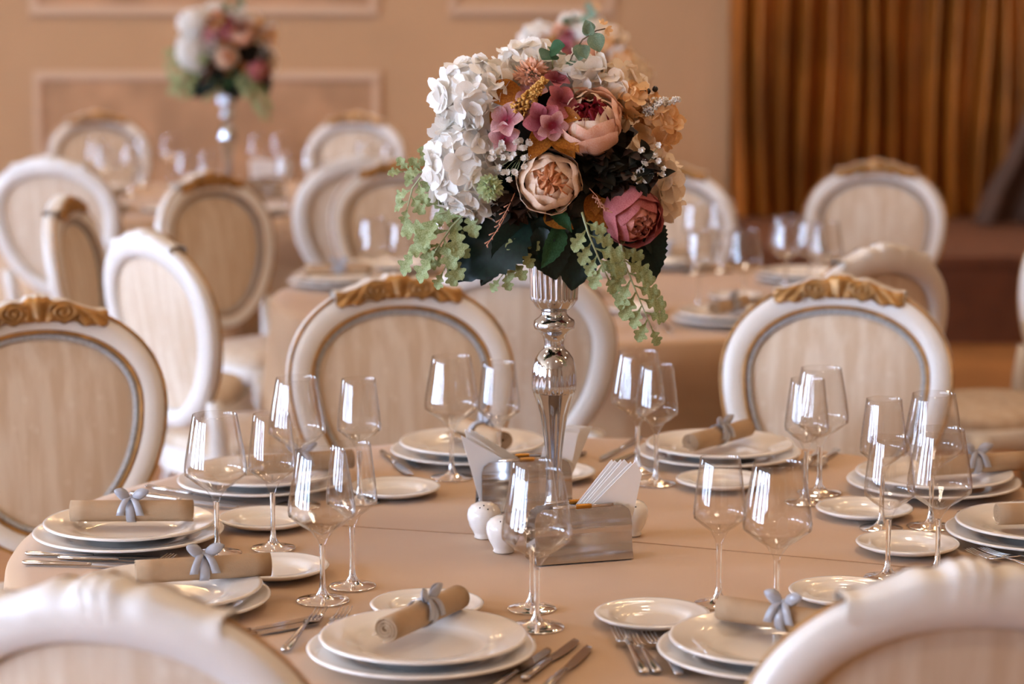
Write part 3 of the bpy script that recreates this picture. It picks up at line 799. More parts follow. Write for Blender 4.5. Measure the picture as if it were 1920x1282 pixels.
def floret_mesh(key, m, w=.62, cup=.28, n=4, pointed=0.0):
    def f():
        mb = MB()
        for k in range(n):
            a0 = 2 * PI * k / n
            def fn(u, v):
                s = u * 2 - 1
                if pointed:
                    ww = w * (math.sin(min(1, v ** .85) * PI * .985) ** .8) + .03
                    x = .03 + v; y = s * ww
                    z = cup * math.sin(v * 2.2) - .16 * (1 - s * s) * math.sin(v * PI) - .12 * v * v + .02 * k
                else:
                    ww = w * .82 * math.sqrt(max(.02, 1 - ((v - .56) / .47) ** 2)) if v > .12 else .1
                    x = .03 + v; y = s * ww
                    z = cup * (v * v) + .06 * s * s * v + .05 * math.sin(k * 2.1 + s * 2) * v + .025 * k
                return x * math.cos(a0) - y * math.sin(a0), x * math.sin(a0) + y * math.cos(a0), z
            mb.grid(fn, 4, 6)
        return mb.mesh('floret', m)
    return gm(key, f)
M_EYE = mat('flower eye', (196, 190, 120), .6)
def hydrangea(parent, loc, rx, ry, rz, m, cnt, size, seed, name='hydrangea', cut=.35):
    rr = random.Random(seed); me = floret_mesh(('flo', m.name), m); me2 = floret_mesh(('flo2', m.name), m, .56, .05)
    t = bpy.data.objects.new(name, None); COL.objects.link(t); t.parent = parent; t.location = loc; t.empty_display_size = .02
    eye = gm('eye', lambda: MB().lathe([(0, .0), (.1, .02), (.11, .1), (0, .16)], 8).mesh('eye', M_EYE))
    ga = PI * (3 - math.sqrt(5))
    for i in range(cnt):
        yv = 1 - 2 * (i + .5) / cnt; q = math.sqrt(1 - yv * yv)
        d = Vector((q * math.cos(i * ga), yv, q * math.sin(i * ga)))
        if d.y > cut: continue
        d = (d + Vector([rr.uniform(-.16, .16) for _ in range(3)])).normalized()
        p = Vector((d.x * rx, d.y * ry, d.z * rz)) * U * rr.uniform(.88, 1.04)
        n = (Vector((d.x / rx, d.y / ry, d.z / rz)).normalized() + Vector([rr.uniform(-.35, .35) for _ in range(3)])).normalized()
        o = inst('floret', me if rr.random() < .6 else me2, t, frame(p, n, rr.uniform(0, 6), size * U * rr.uniform(.85, 1.15)))
    # inner mass so that no gap shows through
    MB().lathe([(0.001, -.78)] + [(.78 * math.cos(b), .78 * math.sin(b)) for b in [R(-70 + 20 * k) for k in range(8)]] + [(.001, .78)], 16).build('inner_florets', m, t).matrix_basis = Matrix.Diagonal((rx * U, ry * U, rz * U, 1))
    return t
def leaf_mesh(key, m, w=.3, serr=0.0, fold=.25, curl=.2, nl=12, seed=0):
    """leaf of length 1 along +x, upper side +z"""
    def f():
        def fn(u, v):
            s = u * 2 - 1; x = v
            ww = w * (math.sin(PI * (v ** .8)) ** .85) * (1 + (serr * (.5 if int(round(v * nl)) % 2 else -.5) if abs(s) > .9 else 0))
            y = s * ww
            z = fold * abs(s) * ww - curl * v * v + .015 * math.sin(s * 4 + v * 14)
            return x, y, z
        return MB().grid(fn, 4, nl).mesh('leaf', m)
    return gm(key, f)
def place_leaf(parent, me, base, tip, nrm=(0, -1, .3), wid=1.0, name='leaf'):
    b = Vector(base); t_ = Vector(tip); x = (t_ - b); L = x.length; x.normalize()
    n = Vector(nrm); z = (n - x * n.dot(x)).normalized(); y = z.cross(x)
    M_ = Matrix(((x.x * L, y.x * L * wid, z.x * L, b.x), (x.y * L, y.y * L * wid, z.y * L, b.y), (x.z * L, y.z * L * wid, z.z * L, b.z), (0, 0, 0, 1)))
    o = inst(name, me, parent, M_); return o
def lobed_mesh(key, m, lobes=3):
    """a dusty-miller leaflet: narrow at the base, lobed at the end; length 1 along +x"""
    def f():
        rows = [(0, .025), (.18, .04), (.32, .07), (.38, .15), (.44, .25), (.51, .28), (.56, .22), (.60, .15), (.65, .17), (.70, .30), (.78, .37), (.85, .33), (.88, .22), (.92, .20), (.98, .22), (1.05, .17), (1.10, .06)]
        def fn(u, v):
            s = u * 2 - 1; x, ww = rows[int(round(v * 16))]
            sk = .035 if s > 0 else -.02
            return x + sk * abs(s), s * ww, .35 * abs(s) * ww - .20 * x * x + .03 * math.sin(x * 13 + s * 2)
        return MB().grid(fn, 8, 16).mesh('leaflet', m)
    return gm(key, f)

M_WHITE = petal_mat('white petal', (252, 247, 240), (244, 236, 226), tr=.3)
M_CREAM = petal_mat('cream petal', (244, 228, 208), (238, 216, 190))
M_PEACH = petal_mat('peach petal', (246, 206, 182), (238, 182, 150))
M_PEACHL = petal_mat('pale peach petal', (253, 230, 206), (247, 212, 180))
M_APRI = petal_mat('apricot heart', (238, 178, 132), (226, 148, 100))
M_WINE = petal_mat('wine red heart', (140, 18, 34), (104, 10, 24), tr=.15)
M_MAUVE = petal_mat('mauve petal', (202, 124, 122), (184, 98, 100), tr=.25)
M_MAUVL = petal_mat('dusty mauve petal', (220, 154, 136), (204, 126, 116), tr=.25)
M_PINK = petal_mat('pink blossom', (234, 194, 186), (216, 152, 148), heart=(150, 44, 62))
M_BURG = petal_mat('burgundy blossom', (206, 130, 136), (186, 96, 106), tr=.2, heart=(112, 22, 40))
M_AMBER = petal_mat('amber petal', (242, 204, 154), (234, 180, 122))
M_OCHRE = petal_mat('ochre leaf', (176, 108, 30), (140, 76, 20), tr=.2)
M_DGREEN = petal_mat('dark green leaf', (14, 36, 26), (8, 24, 18), rough=.4, tr=.04)
M_MGREEN = petal_mat('green leaf', (52, 92, 60), (34, 70, 44), rough=.45, tr=.15)
M_BROWN = petal_mat('brown leaf', (62, 38, 24), (38, 24, 16), tr=.1)
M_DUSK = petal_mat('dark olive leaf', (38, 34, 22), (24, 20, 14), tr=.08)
M_MILLER = petal_mat('dusty miller leaf', (174, 180, 134), (130, 142, 86), tr=.2)
M_EUC = petal_mat('eucalyptus leaf', (146, 168, 142), (112, 140, 116), tr=.2)
M_MUM = petal_mat('green chrysanthemum', (226, 234, 196), (206, 218, 166))
M_CORAL = petal_mat('coral fringe', (250, 210, 184), (244, 190, 158))
M_SEED = petal_mat('golden plume', (222, 170, 94), (200, 142, 66), tr=.1)
M_STEM = mat('stem', (104, 82, 58), .6)
M_STEMG = mat('pale stem', (158, 164, 122), .6)
M_BERRY = mat('black berry', (26, 20, 20), .3)

def make_bouquet():
    t = thing('flower_arrangement', '-', 'flowers', (.067, 3.80, Z0 + .471))
    rr = random.Random(11)
    # ---- stems down into the cup, and the dark heart
    sm = MB()
    for k in range(14):
        a = 2 * PI * k / 14
        sm.tube([(.012 * math.cos(a), .012 * math.sin(a), -.07), (.02 * math.cos(a), .02 * math.sin(a), 0), (.06 * math.cos(a), .05 * math.sin(a), .07)], .0022, 5)
    sm.build('stems', M_STEM, t)
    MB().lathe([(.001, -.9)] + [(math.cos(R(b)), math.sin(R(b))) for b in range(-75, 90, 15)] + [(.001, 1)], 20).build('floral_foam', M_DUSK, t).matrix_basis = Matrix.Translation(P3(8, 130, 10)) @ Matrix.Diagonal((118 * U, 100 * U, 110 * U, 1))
    # ---- filler leaves all round
    lfd = leaf_mesh('fill_dusk', M_DUSK, .34); lfb = leaf_mesh('fill_brown', M_BROWN, .30); lfg = leaf_mesh('fill_green', M_DGREEN, .36)
    ga = PI * (3 - math.sqrt(5)); N = 120
    for i in range(N):
        zv = 1 - 2 * (i + .5) / N; q = math.sqrt(1 - zv * zv); a = i * ga
        d = Vector((q * math.cos(a), q * math.sin(a), zv))
        if d.z < -.75: continue
        b = P3(8, 130, 10) + Vector((d.x * 95, d.y * 85, d.z * 90)) * U
        e = d + Vector([rr.uniform(-.7, .7) for _ in range(3)])
        tip = b + e.normalized() * rr.uniform(55, 80) * U
        place_leaf(t, rr.choice((lfd, lfd, lfb, lfg) if d.x < .2 else (lfd, lfb, lfd)), b, tip, d + Vector((0, 0, .3)))
    # ---- white hydrangea heads on one side
    hydrangea(t, P3(-152, 258, -50), 66, 60, 62, M_WHITE, 74, 31, 1)
    hydrangea(t, P3(-172, 128, -62), 62, 60, 84, M_WHITE, 92, 32, 2)
    hydrangea(t, P3(-140, 68, -60), 34, 34, 26, M_WHITE, 22, 29, 3)
    hydrangea(t, P3(-48, 300, 10), 48, 44, 42, M_CREAM if False else M_WHITE, 34, 34, 4)
    hydrangea(t, P3(45, 290, -20), 46, 42, 30, M_WHITE, 30, 36, 5)
    hydrangea(t, P3(115, 262, -20), 46, 44, 44, M_CREAM, 34, 32, 6)
    hydrangea(t, P3(208, 92, -10), 24, 34, 46, M_CREAM, 22, 38, 7)
    hydrangea(t, P3(150, 248, -60), 26, 26, 26, M_AMBER, 18, 20, 8, 'amber_hydrangea')
    hydrangea(t, P3(200, 208, -50), 30, 30, 36, M_AMBER, 26, 24, 9, 'amber_hydrangea')
    # the far side of the ball, for anyone walking round it
    hydrangea(t, P3(-60, 200, 110), 70, 60, 70, M_WHITE, 70, 32, 10, cut=2)
    hydrangea(t, P3(90, 140, 105), 70, 60, 70, M_CREAM, 70, 32, 12, cut=2)
    # ---- peonies
    peony(t, P3(64, 212, -92), (-.05, -.72, .62), 60, M_PEACH, M_PEACHL, M_WINE, 0, 21)
    peony(t, P3(-12, 106, -112), (0, -.97, .12), 57, M_PEACHL, M_PEACHL, M_APRI, 2, 22)
    peony(t, P3(140, 48, -80), (.42, -.80, -.36), 54, M_MAUVE, M_MAUVL, M_MAUVL, -8, 23)
    # ---- pink and burgundy blossoms
    bl = floret_mesh('blossom', M_PINK, .42, .35, 5, 1.0); bb = floret_mesh('blossom_b', M_BURG, .42, .35, 5, 1.0)
    for (x, z, y, n, s, me) in ((-92, 216, -120, (-.4, -.8, .4), 34, bl), (-96, 184, -120, (-.2, -.9, .1), 30, bl), (-25, 218, -130, (0, -.95, -.1), 36, bb), (8, 248, -112, (.4, -.7, .4), 34, bb),
                                (-45, 262, -98, (-.3, -.6, .7), 32, bl), (-8, 210, -136, (.2, -.9, -.3), 30, bl), (0, 286, -80, (.2, -.5, .8), 26, bb), (-62, 232, -110, (-.3, -.8, .3), 24, bl)):
        inst('blossom', me, t, frame(P3(x, z, y), n, rr.uniform(0, 6), s * U))
    # ---- ochre leaves
    lo = leaf_mesh('ochre', M_OCHRE, .32, fold=.3)
    for (a, b) in (((-62, 262, -95), (-145, 270, -118)), ((-10, 200, -110), (34, 158, -150)), ((-14, 202, -105), (-48, 154, -148)), ((-4, 196, -100), (38, 172, -160)), ((0, 225, -110), (40, 226, -150)), ((-105, 240, -90), (-122, 212, -118)),
                   ((60, 70, -70), (118, 30, -110)), ((80, 84, -70), (60, 42, -100)), ((-20, 50, -80), (28, 34, -120))):
        place_leaf(t, lo, P3(a[0], a[1], a[2]), P3(b[0], b[1], b[2]), (.1, -1, .35), .95, 'ochre_leaf')
    # ---- golden plume, white plume: grains round a stalk
    def plume(name, a, b, w, m, n, g, seed):
        r2 = random.Random(seed); A = P3(*a); B = P3(*b); ax = (B - A); mb = MB(); sd = ax.orthogonal().normalized(); s2 = ax.cross(sd).normalized()
        mb.tube([A, B], .0012, 5)
        for i in range(n):
            tt = r2.random(); an = r2.uniform(0, 2 * PI); rad = w * U * (1 - .75 * tt) * math.sqrt(r2.random())
            p = A + ax * tt + (sd * math.cos(an) + s2 * math.sin(an)) * rad; q = g * U * r2.uniform(.7, 1.2)
            mb.add([p + Vector(v) * q for v in ((1, 0, 0), (-1, 0, 0), (0, 1, 0), (0, -1, 0), (0, 0, 1), (0, 0, -1))], [(0, 2, 4), (2, 1, 4), (1, 3, 4), (3, 0, 4), (2, 0, 5), (1, 2, 5), (3, 1, 5), (0, 3, 5)])
        o = mb.build(name, m, t); o['kind'] = 'stuff'; return o
    plume('golden_plume', (-72, 228, -120), (-20, 292, -128), 22, M_SEED, 330, 3.2, 5)
    plume('white_plume', (165, 240, -70), (238, 253, -80), 16, M_WHITE, 220, 2.6, 6)
    plume('white_plume', (172, 226, -70), (205, 250, -90), 14, M_WHITE, 120, 2.4, 7)
    # ---- pompon flowers
    sp = leaf_mesh('mumpetal', M_MUM, .30, fold=.4, curl=.1, nl=4); spc = leaf_mesh('coralpetal', M_CORAL, .24, fold=.5, curl=.05, nl=4)
    def pompon(name, loc, n, rad, me, cnt, flat=1):
        o = bpy.data.objects.new(name, None); COL.objects.link(o); o.parent = t; o.matrix_basis = frame(loc, n, 0, rad * U)
        for i in range(cnt):
            zv = 1 - 1.15 * (i + .5) / cnt; q = math.sqrt(max(0, 1 - zv * zv)); a = i * ga
            d = Vector((q * math.cos(a), q * math.sin(a), zv * flat)).normalized()
            place_leaf(o, me, d * .45, d * (1 + rr.uniform(-.1, .06)) + Vector([rr.uniform(-.12, .12) for _ in range(3)]), d.orthogonal() + Vector([rr.uniform(-.9, .9) for _ in range(3)]), 1, 'petal')
    pompon('green_pompon', P3(-126, 98, -128), (-.1, -.95, .2), 26, sp, 130)
    pompon('coral_pompon', P3(-46, 296, -70), (-.05, -.55, .83), 34, spc, 130, .6)
    # ---- baby's breath
    tuft = gm('tuft', lambda: floret_mesh('tuftf', M_WHITE, .5, .8, 6))
    def breath(name, spots, root):
        o = bpy.data.objects.new(name, None); COL.objects.link(o); o.parent = t
        st_ = MB()
        for (x, z, y) in spots:
            p = P3(x, z, y)
            for k in range(2):
                inst('blossom', tuft, o, frame(p + Vector([rr.uniform(-2, 2) * U for _ in range(3)]), (rr.uniform(-.6, .6), -1, rr.uniform(-.4, .6)), rr.uniform(0, 6), rr.uniform(4.6, 6.2) * U))
            r0 = P3(*root); st_.tube([r0, (r0 + p) / 2 + Vector((0, 0, .004)), p], .0006, 4)
        st_.build('stalks', M_STEMG, o)
    breath('babys_breath', [(-86 + rr.uniform(-38, 38), 152 + rr.uniform(-36, 30), -132 + rr.uniform(-6, 10)) for _ in range(26)] + [(-76, 122, -140), (-88, 112, -140)], (-60, 150, -80))
    breath('babys_breath', [(164, 164, -118), (196, 170, -112), (168, 138, -118), (198, 142, -112), (204, 128, -110), (160, 124, -112), (182, 118, -112), (150, 112, -112), (172, 108, -108), (200, 118, -108), (188, 150, -112)], (150, 100, -70))
    # ---- brown sprigs
    lb2 = leaf_mesh('sprig', M_BROWN, .34)
    for (cx, cz, n_) in ((-85, 66, 26), (85, 130, 26), (112, 104, 22), (70, 156, 16), (150, 140, 18), (182, 120, 12)):
        for i in range(n_):
            b = P3(cx + rr.uniform(-26, 26), cz + rr.uniform(-20, 20), -84 - rr.uniform(0, 20))
            e = Vector((rr.uniform(-1, 1), rr.uniform(-1.1, -.3), rr.uniform(-.8, .8))).normalized()
            place_leaf(t, lb2 if rr.random() < (.8 if cx < 0 else .35) else lfd, b, b + e * rr.uniform(28, 42) * U, (0, -.6, .8), 1, 'brown_leaf')
    # tiny coppery twigs
    M_COP = mat('copper twig', (190, 130, 100), .6)
    def twig(a, b):
        A, B = P3(*a), P3(*b); mb = MB().tube([A, (A + B) / 2 + Vector((.003, 0, .002)), B], .0008, 5)
        for k in range(6):
            p = A + (B - A) * (.35 + .12 * k)
            q = p + ((B - A).normalized() * 9 + Vector((1 if k % 2 else -1, 0, .3)) * rr.uniform(4, 7)) * U; mb.tube([p, q], [.0005, .0012], 5)
        mb.build('twig', M_COP, t)
    twig((-78, 88, -120), (-104, 38, -140)); twig((-88, 56, -120), (-126, 2, -140)); twig((70, 82, -120), (92, 60, -142)); twig((64, 96, -120), (86, 66, -140))
    # ---- big dark green leaves hanging below
    ld = leaf_mesh('big_dark', M_DGREEN, .42, .13, .22, .25, 22); lm = leaf_mesh('big_mid', M_MGREEN, .30, .12, .35, .2, 14)
    for (a, b, w, me, n) in (((-60, 62, -70), (-198, -52, -110), 1.0, ld, (-.2, -1, .35)), ((-70, 40, -60), (-138, -82, -70), .5, ld, (0, -1, .1)), ((-40, 40, -80), (-110, -30, -118), 1.0, ld, (.2, -1, .2)),
                             ((-28, 46, -80), (2, -66, -95), .9, ld, (0, -1, .1)), ((10, 34, -90), (-18, -40, -122), .8, lm, (.5, -.9, .2)), ((48, 44, -70), (32, -88, -85), .85, ld, (0, -1, 0)), ((70, 40, -75), (70, -40, -90), 1.0, ld, (0, -1, 0)),
                             ((150, 34, -50), (188, -72, -70), .85, ld, (.2, -1, .1)), ((170, 40, -40), (200, -30, -60), .9, ld, (.6, -.8, .1)), ((-40, 60, 60), (-90, -40, 100), 1, ld, (0, 1, .2)), ((60, 60, 60), (110, -40, 100), 1, ld, (0, 1, .2)),
                             ((-195, 180, -20), (-225, 218, -30), .9, lm, (0, -1, .3)), ((-190, 160, -20), (-218, 190, -30), .9, lm, (0, -1, .3)), ((-10, 60, -90), (30, 30, -125), .8, lm, (0, -.7, .7)), ((-30, 30, -90), (-14, -40, -110), .7, ld, (0, -1, .1))):
        place_leaf(t, me, P3(*a), P3(*b), n, w, 'big_leaf')
    # ---- dusty miller fronds: a stem with lobed leaflets on both sides
    dm = lobed_mesh('miller', M_MILLER)
    def frond(path, ln, n, facing=(0, -1, .2), both=True, start=.15):
        ln *= 1.08
        o = bpy.data.objects.new('dusty_miller_frond', None); COL.objects.link(o); o.parent = t
        pts = [P3(*p) for p in path]
        def at(s):
            s *= len(pts) - 1; i = min(len(pts) - 2, int(s)); return pts[i].lerp(pts[i + 1], s - i), (pts[i + 1] - pts[i]).normalized()
        MB().tube([at(k / 12)[0] for k in range(13)], [.0022 - .0012 * k / 12 for k in range(13)], 6).build('stem', M_STEMG, o)
        f = Vector(facing)
        for k in range(n):
            s = start + (1 - start) * k / (n - 1); p, d = at(min(1, s)); side = d.cross(f).normalized() * (1 if k % 2 else -1)
            if k == n - 1: dirv = d
            else: dirv = (d * .75 + side * .85 + f * rr.uniform(-.1, .25)).normalized()
            L = ln * (1 - .35 * abs(s - .5)) * rr.uniform(.85, 1.1)
            place_leaf(o, dm, p, p + dirv * L * U, f + Vector((rr.uniform(-.4, .4), 0, rr.uniform(-.2, .4))), 1, 'leaflet')
    frond([(48, 56, -118), (60, 20, -130), (78, -20, -135), (92, -50, -132)], 44, 10)
    frond([(118, 20, -85), (128, -36, -95), (150, -90, -100), (176, -150, -98)], 46, 13, (.1, -1, .2))
    frond([(128, 6, -80), (112, -20, -95), (110, -42, -98)], 30, 6)
    frond([(-150, 70, -70), (-190, 30, -95), (-222, -14, -105)], 58, 7, (-.3, -1, .4))
    frond([(-150, 60, -60), (-215, 50, -80), (-256, -8, -90)], 56, 6, (-.3, -1, .4))
    frond([(-170, 20, -80), (-192, -20, -95), (-205, -48, -95)], 40, 6, (-.2, -1, .3))
    frond([(-190, 150, -30), (-235, 140, -55), (-275, 92, -70), (-284, 62, -70)], 38, 9, (-.3, -1, .3))
    frond([(-190, 140, -20), (-250, 118, -40), (-292, 118, -50)], 34, 7, (-.3, -1, .3))
    frond([(-60, 20, -75), (-78, -30, -95), (-100, -60, -98)], 34, 6)
    frond([(-50, 24, -80), (-60, 0, -100), (-72, -30, -102)], 34, 5)
    # ---- eucalyptus sprig and heart-shaped leaf on top
    M_E = leaf_mesh('euc', M_EUC, .42, 0, .35, .1)
    pth = [P3(18, 292, -40), P3(32, 330, -45), P3(52, 360, -50), P3(78, 376, -50), P3(96, 380, -50)]
    o = bpy.data.objects.new('eucalyptus_sprig', None); COL.objects.link(o); o.parent = t
    MB().tube(pth, .0012, 5).build('stem', M_STEM, o)
    for (a, b) in (((30, 322, -45), (34, 300, -60)), ((48, 350, -50), (60, 326, -62)), ((48, 352, -50), (46, 322, -62)), ((66, 370, -50), (58, 396, -56)), ((70, 372, -50), (86, 338, -56)), ((60, 366, -50), (66, 390, -56))):
        place_leaf(o, M_E, P3(*a), P3(*b), (.2, -1, .2), 1.1, 'leaf')
    yb = floret_mesh('yellowbud', M_AMBER, .5, .6, 5)
    inst('bud', yb, o, frame(P3(98, 378, -50), (.5, -.6, -.3), 0, 10 * U)); inst('bud', yb, o, frame(P3(90, 388, -50), (.3, -.5, .8), 0, 9 * U))
    hl = leaf_mesh('heart', M_MGREEN, .5, 0, .2, .1); ho = bpy.data.objects.new('heart_leaf_sprig', None); COL.objects.link(ho); ho.parent = t
    MB().tube([P3(-2, 290, -50), P3(-6, 318, -60), P3(-4, 336, -62)], .0013, 5).build('stem', M_STEMG, ho)
    for (a, b) in (((-12, 338, -62), (16, 352, -80)), ((-4, 336, -62), (-26, 328, -90)), ((-4, 336, -60), (12, 340, -30))): place_leaf(ho, hl, P3(*a), P3(*b), (0, -.8, .8), 1.2, 'leaf')
    by = gm('berry', lambda: MB().lathe([(0, -1), (.6, -.75), (.95, -.2), (.9, .3), (.5, .85), (0, 1)], 10).mesh('berry', M_BERRY))
    for (x, z) in ((165, 268), (178, 266), (192, 270), (150, 270)): inst('berry', by, t, Matrix.Translation(P3(x, z, -50)) @ Matrix.Scale(6 * U, 4))
    return t
bq = make_bouquet()
tag(bq, 'round bouquet of white hydrangea and peach peonies, in sharp focus', 'flowers', 'bouquets in silver stands')
km = kid_map()
for tb, rz, lv, lb in ((TB3, -40, 'silver flower stand hidden behind the front bouquet', 'blurred bouquet of pink and white flowers rising behind the front bouquet'),
                       (TB2, 12, 'blurred silver flower stand on the far table', 'blurred bouquet on the far table by the wall panel')):
    if tb is TB2:
        v = copy_tree(vase, km); v.location = (tb[0], tb[1], Z0); tag(v, lv, 'vase', 'tall silver flower stands')
    else:
        v = copy_tree(vase, km); v.location = (tb[0] - .02, tb[1], Z0); tag(v, lv, 'vase', 'tall silver flower stands')
    b = copy_tree(bq, km); b.location = (v.location.x, tb[1], Z0 + .471); b.rotation_euler = (0, 0, R(rz)); tag(b, lb, 'flowers', 'bouquets in silver stands')

# ================================================================== NAPKIN HOLDERS, PAPER NAPKINS, SHAKERS
def holder(x, y, rz, label, L=.155, H=.082):
    t = thing('napkin_holder', label, 'holder', (x, y, Z0), rz, 'chrome napkin holders')
    for s in (-1, 1):
        def face_(u, v, s=s):
            z = v * H
            k = max(0, (z - H * .72) / (H * .28)); w = L / 2 - (.014 * (1 - math.sqrt(max(0, 1 - k * k))))
            prof = .020 + .010 * (1 - v) ** 6 + .003 * math.sin(v * PI) - .004 * v + (.0015 if .60 < v < .68 else 0)
            return ((u - .5) * 2 * w, s * prof, .001 + z)
        MB().solid(face_, 10, 14, .0014).build('plate', M_STEEL, t, sharp=40)
        r = MB().tube([(-.048, s * .017, H + .003), (.048, s * .017, H + .003)], .0030, 8).build('rod', M_STEEL, t)
        kn = MB().lathe([(.0034, -.012)] + [(.0034 + .0009 * (k % 2), -.011 + .0022 * k) for k in range(11)] + [(.0034, .013)], 12).build('knurl', mat('bright gold', (176, 122, 48), .35, metal=.8), r)
        kn.rotation_euler = (0, PI / 2, 0); kn.location = (0, s * .017, H + .003)
    MB().box(-L / 2, L / 2, -.026, .026, 0, .0014).build('tray', M_STEEL, t, smooth=False)
    return t
holder(.103, 3.612, R(17), 'chrome napkin holder in front of the silver vase')
holder(.020, 3.972, R(14), 'chrome napkin holder behind the silver vase')
ORD = ['first', 'second', 'third', 'fourth', 'fifth', 'sixth', 'seventh', 'eighth', 'ninth', 'tenth', 'eleventh', 'twelfth', 'thirteenth']
def paper(x, y, rz, pts, label, group, n, dy, jit, seed, fan=.0045, z0=.0022):
    """folded paper napkins standing in a holder: pts = outline (x,z) as four corners; each napkin is one thing"""
    rr = random.Random(seed)
    for k in range(n):
        c = [Vector((px_ + rr.uniform(-jit, jit) * (1 if i >= 2 else .2), 0, pz + rr.uniform(-jit, jit) * (1 if i >= 2 else 0))) for i, (px_, pz) in enumerate(pts)]
        for i in (2, 3): c[i] += Vector(((k - (n - 1) / 2) * fan, 0, -abs(k - (n - 1) / 2) * .0022))
        yo = (k - (n - 1) / 2) * dy; bow_ = rr.uniform(-.0008, .0008)
        def fn(u, v):
            p = c[0].lerp(c[1], u).lerp(c[3].lerp(c[2], u), v)
            return (p.x, yo * (1 + .45 * v) + bow_ * math.sin(v * PI) , p.z)
        o = MB().solid(fn, 4, 8, .0011).build('paper_napkin', M_PAPER, sharp=40)
        o.location = (x, y, Z0 + z0); o.rotation_euler = (0, 0, rz)
        tag(o, label + ', ' + ORD[k] + ' sheet from the camera', 'napkin', group)
paper(.103, 3.612, R(17), [(-.072, 0), (.070, 0), (.082, .132), (.070, .150)], 'white paper napkin in the near chrome holder', 'paper napkins in the near holder', 6, .0030, .003, 1, -.006)
paper(.020, 3.972, R(14), [(-.074, 0), (-.010, 0), (-.020, .085), (-.098, .135)], 'white paper napkin leaning left in the holder behind the vase', 'left paper napkins in the rear holder', 6, .0031, .003, 2, .0055)
paper(.020, 3.972, R(14), [(.000, 0), (.066, 0), (.104, .132), (.060, .135)], 'white paper napkin leaning right in the holder behind the vase', 'right paper napkins in the rear holder', 6, .0036, .004, 3, .006)
def shaker(x, y, label, rz=0):
    t = thing('shaker', label, 'shaker', (x, y, Z0), rz, 'white china shakers')
    MB().lathe([(0, .001), (.0155, .0), (.017, .002), (.0155, .005), (.018, .010), (.0235, .020), (.0268, .031), (.0272, .038), (.0255, .046), (.0205, .0525), (.012, .0565), (0, .058)], 36).build('body', M_CHINA, t)
    hb = MB()
    for a, r, z in ((-1.9, .0205, .0518), (-1.3, .0225, .0500), (-1.6, .016, .0548)):
        hb.lathe([(0, .0006), (.0011, .0006), (.0011, -.0012)], 8, c=(r * math.cos(a), r * math.sin(a), z + .0006))
    hb.build('pour_holes', M_DARK, t)
shaker(-.044, 3.752, 'white egg-shaped china shaker touching the rear holder', .0)
shaker(-.013, 3.655, 'white egg-shaped china shaker nearest the camera', .1)
shaker(.190, 3.770, 'white egg-shaped china shaker peeping out right of the near holder', 0)

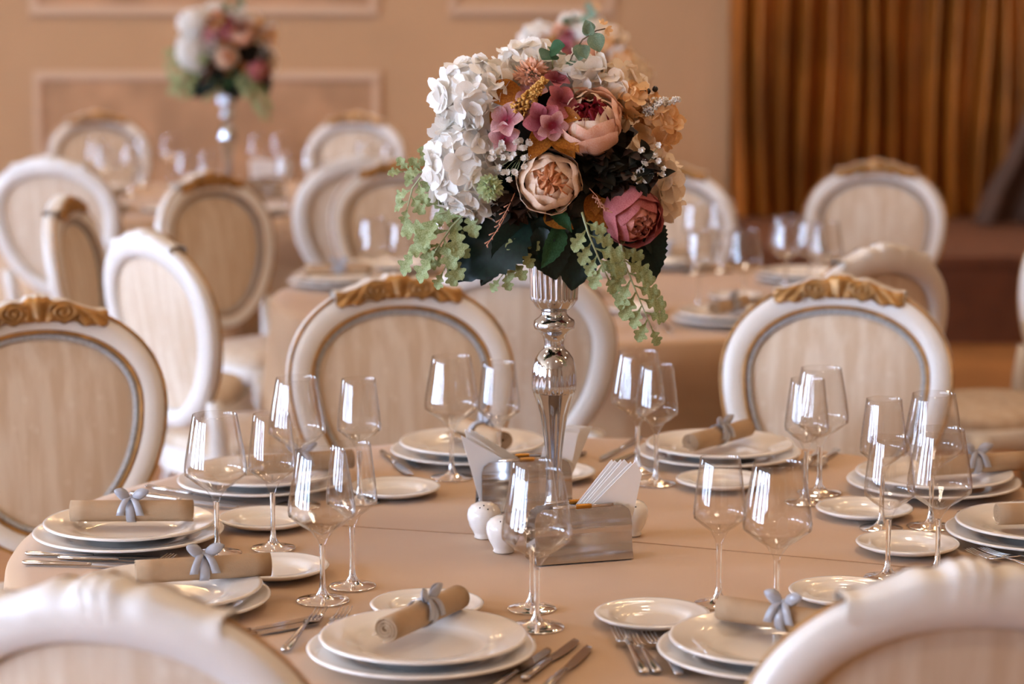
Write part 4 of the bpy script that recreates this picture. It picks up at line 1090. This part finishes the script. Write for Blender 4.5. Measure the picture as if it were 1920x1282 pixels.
# ================================================================== THE OTHER TWO TABLES
def lay(tb, where, mains, breads, glasses, naps, grp):
    for i, (x, y, w) in enumerate(mains):
        put('charger_plate', ME_CH, x, y, Z0, 'blurred white under-plate ' + w, 'plate', 'under-plates ' + grp)
        put('dinner_plate', ME_DI, x, y, Z0 + .0128, 'blurred white dinner plate ' + w, 'plate', 'dinner plates ' + grp)
    for (x, y, w) in breads: put('bread_plate', ME_BR, x, y, Z0, 'blurred small side plate ' + w, 'plate', 'side plates ' + grp)
    for i, (k, x, y) in enumerate(sorted(glasses, key=lambda g: g[1] / g[2])): glass(k, x, y, 'blurred wine glass on the ' + where + ', ' + ORD[i] + ' from the left', 'wine glasses ' + grp)
    for (x, y, a, w) in naps: napkin(x, y, Z0 + .0300, R(a), 'blurred tan napkin roll ' + w, 'napkin rolls ' + grp)
lay(TB3, 'table just behind the front one',
    [(-.50, 6.93, 'at the middle table\'s left end'), (.475, 7.385, 'beyond the bouquet on the middle table'), (.56, 6.16, 'above the bright white chair\'s shoulder'), (.86, 7.02, 'before the gilt chair by the curtain'), (-.36, 7.25, 'in front of the tan gilt chair')],
    [(.33, 6.36, 'just right of the trailing leaves'), (.62, 6.62, 'amid the middle table\'s glasses'), (-.26, 6.80, 'by the middle table\'s left glasses'), (.30, 7.20, 'hidden edge behind the bouquet')],
    [('W', -.385, 6.72), ('S', -.31, 6.66), ('W', -.20, 7.22), ('S', -.13, 7.13), ('W', .635, 7.27), ('S', .55, 7.22), ('W', .62, 6.40), ('S', .50, 6.42), ('W', .775, 6.80), ('S', .83, 6.72), ('W', .86, 6.60), ('S', .76, 6.66)],
    [(-.50, 6.93, 4, 'on the plate at the middle table\'s left end'), (.56, 6.17, 60, 'above the bright white chair\'s shoulder'), (.475, 7.39, -20, 'beyond the bouquet on the middle table')], 'on the middle table')
lay(TB2, 'farthest table',
    [(-1.60, 9.22, 'between the far left white chair and tan chair'), (-.98, 9.04, 'right of the tan chair on the far table'), (-1.72, 9.95, 'at the far table\'s left end'), (-.62, 9.40, 'at the far table\'s right end')],
    [(-1.35, 9.20, 'beside the far table\'s left glasses')],
    [('W', -1.75, 10.18), ('W', -1.63, 9.70), ('S', -1.55, 9.80), ('S', -1.573, 10.30), ('W', -1.47, 10.38), ('S', -1.27, 9.38), ('W', -1.18, 9.40), ('W', -1.10, 10.45), ('S', -1.01, 10.45), ('S', -.876, 9.32), ('W', -.80, 9.68), ('W', -.60, 9.95), ('S', -.50, 9.80)],
    [(-1.60, 9.22, 30, 'between the far left white chair and tan chair')], 'on the far table')
for kd, a, b, lb in (('F', (.36, 6.02), (.34, 6.24), 'blurred steel fork on the middle table by the trailing leaves'), ('F', (.40, 6.0), (.375, 6.22), 'second blurred steel fork on the middle table by the trailing leaves'), ('K', (.24, 6.0), (.20, 6.25), 'blurred steel knife on the middle table behind the vase')):
    cutlery(kd, a, b, lb)
hf = holder(-.99, 9.72, R(10), 'blurred napkin holder on the far table')
paper(-.99, 9.72, R(10), [(-.06, 0), (.06, 0), (.098, .15), (-.05, .16)], 'blurred white paper napkin in the far holder', 'paper napkins in the far holder', 5, .005, .008, 5)
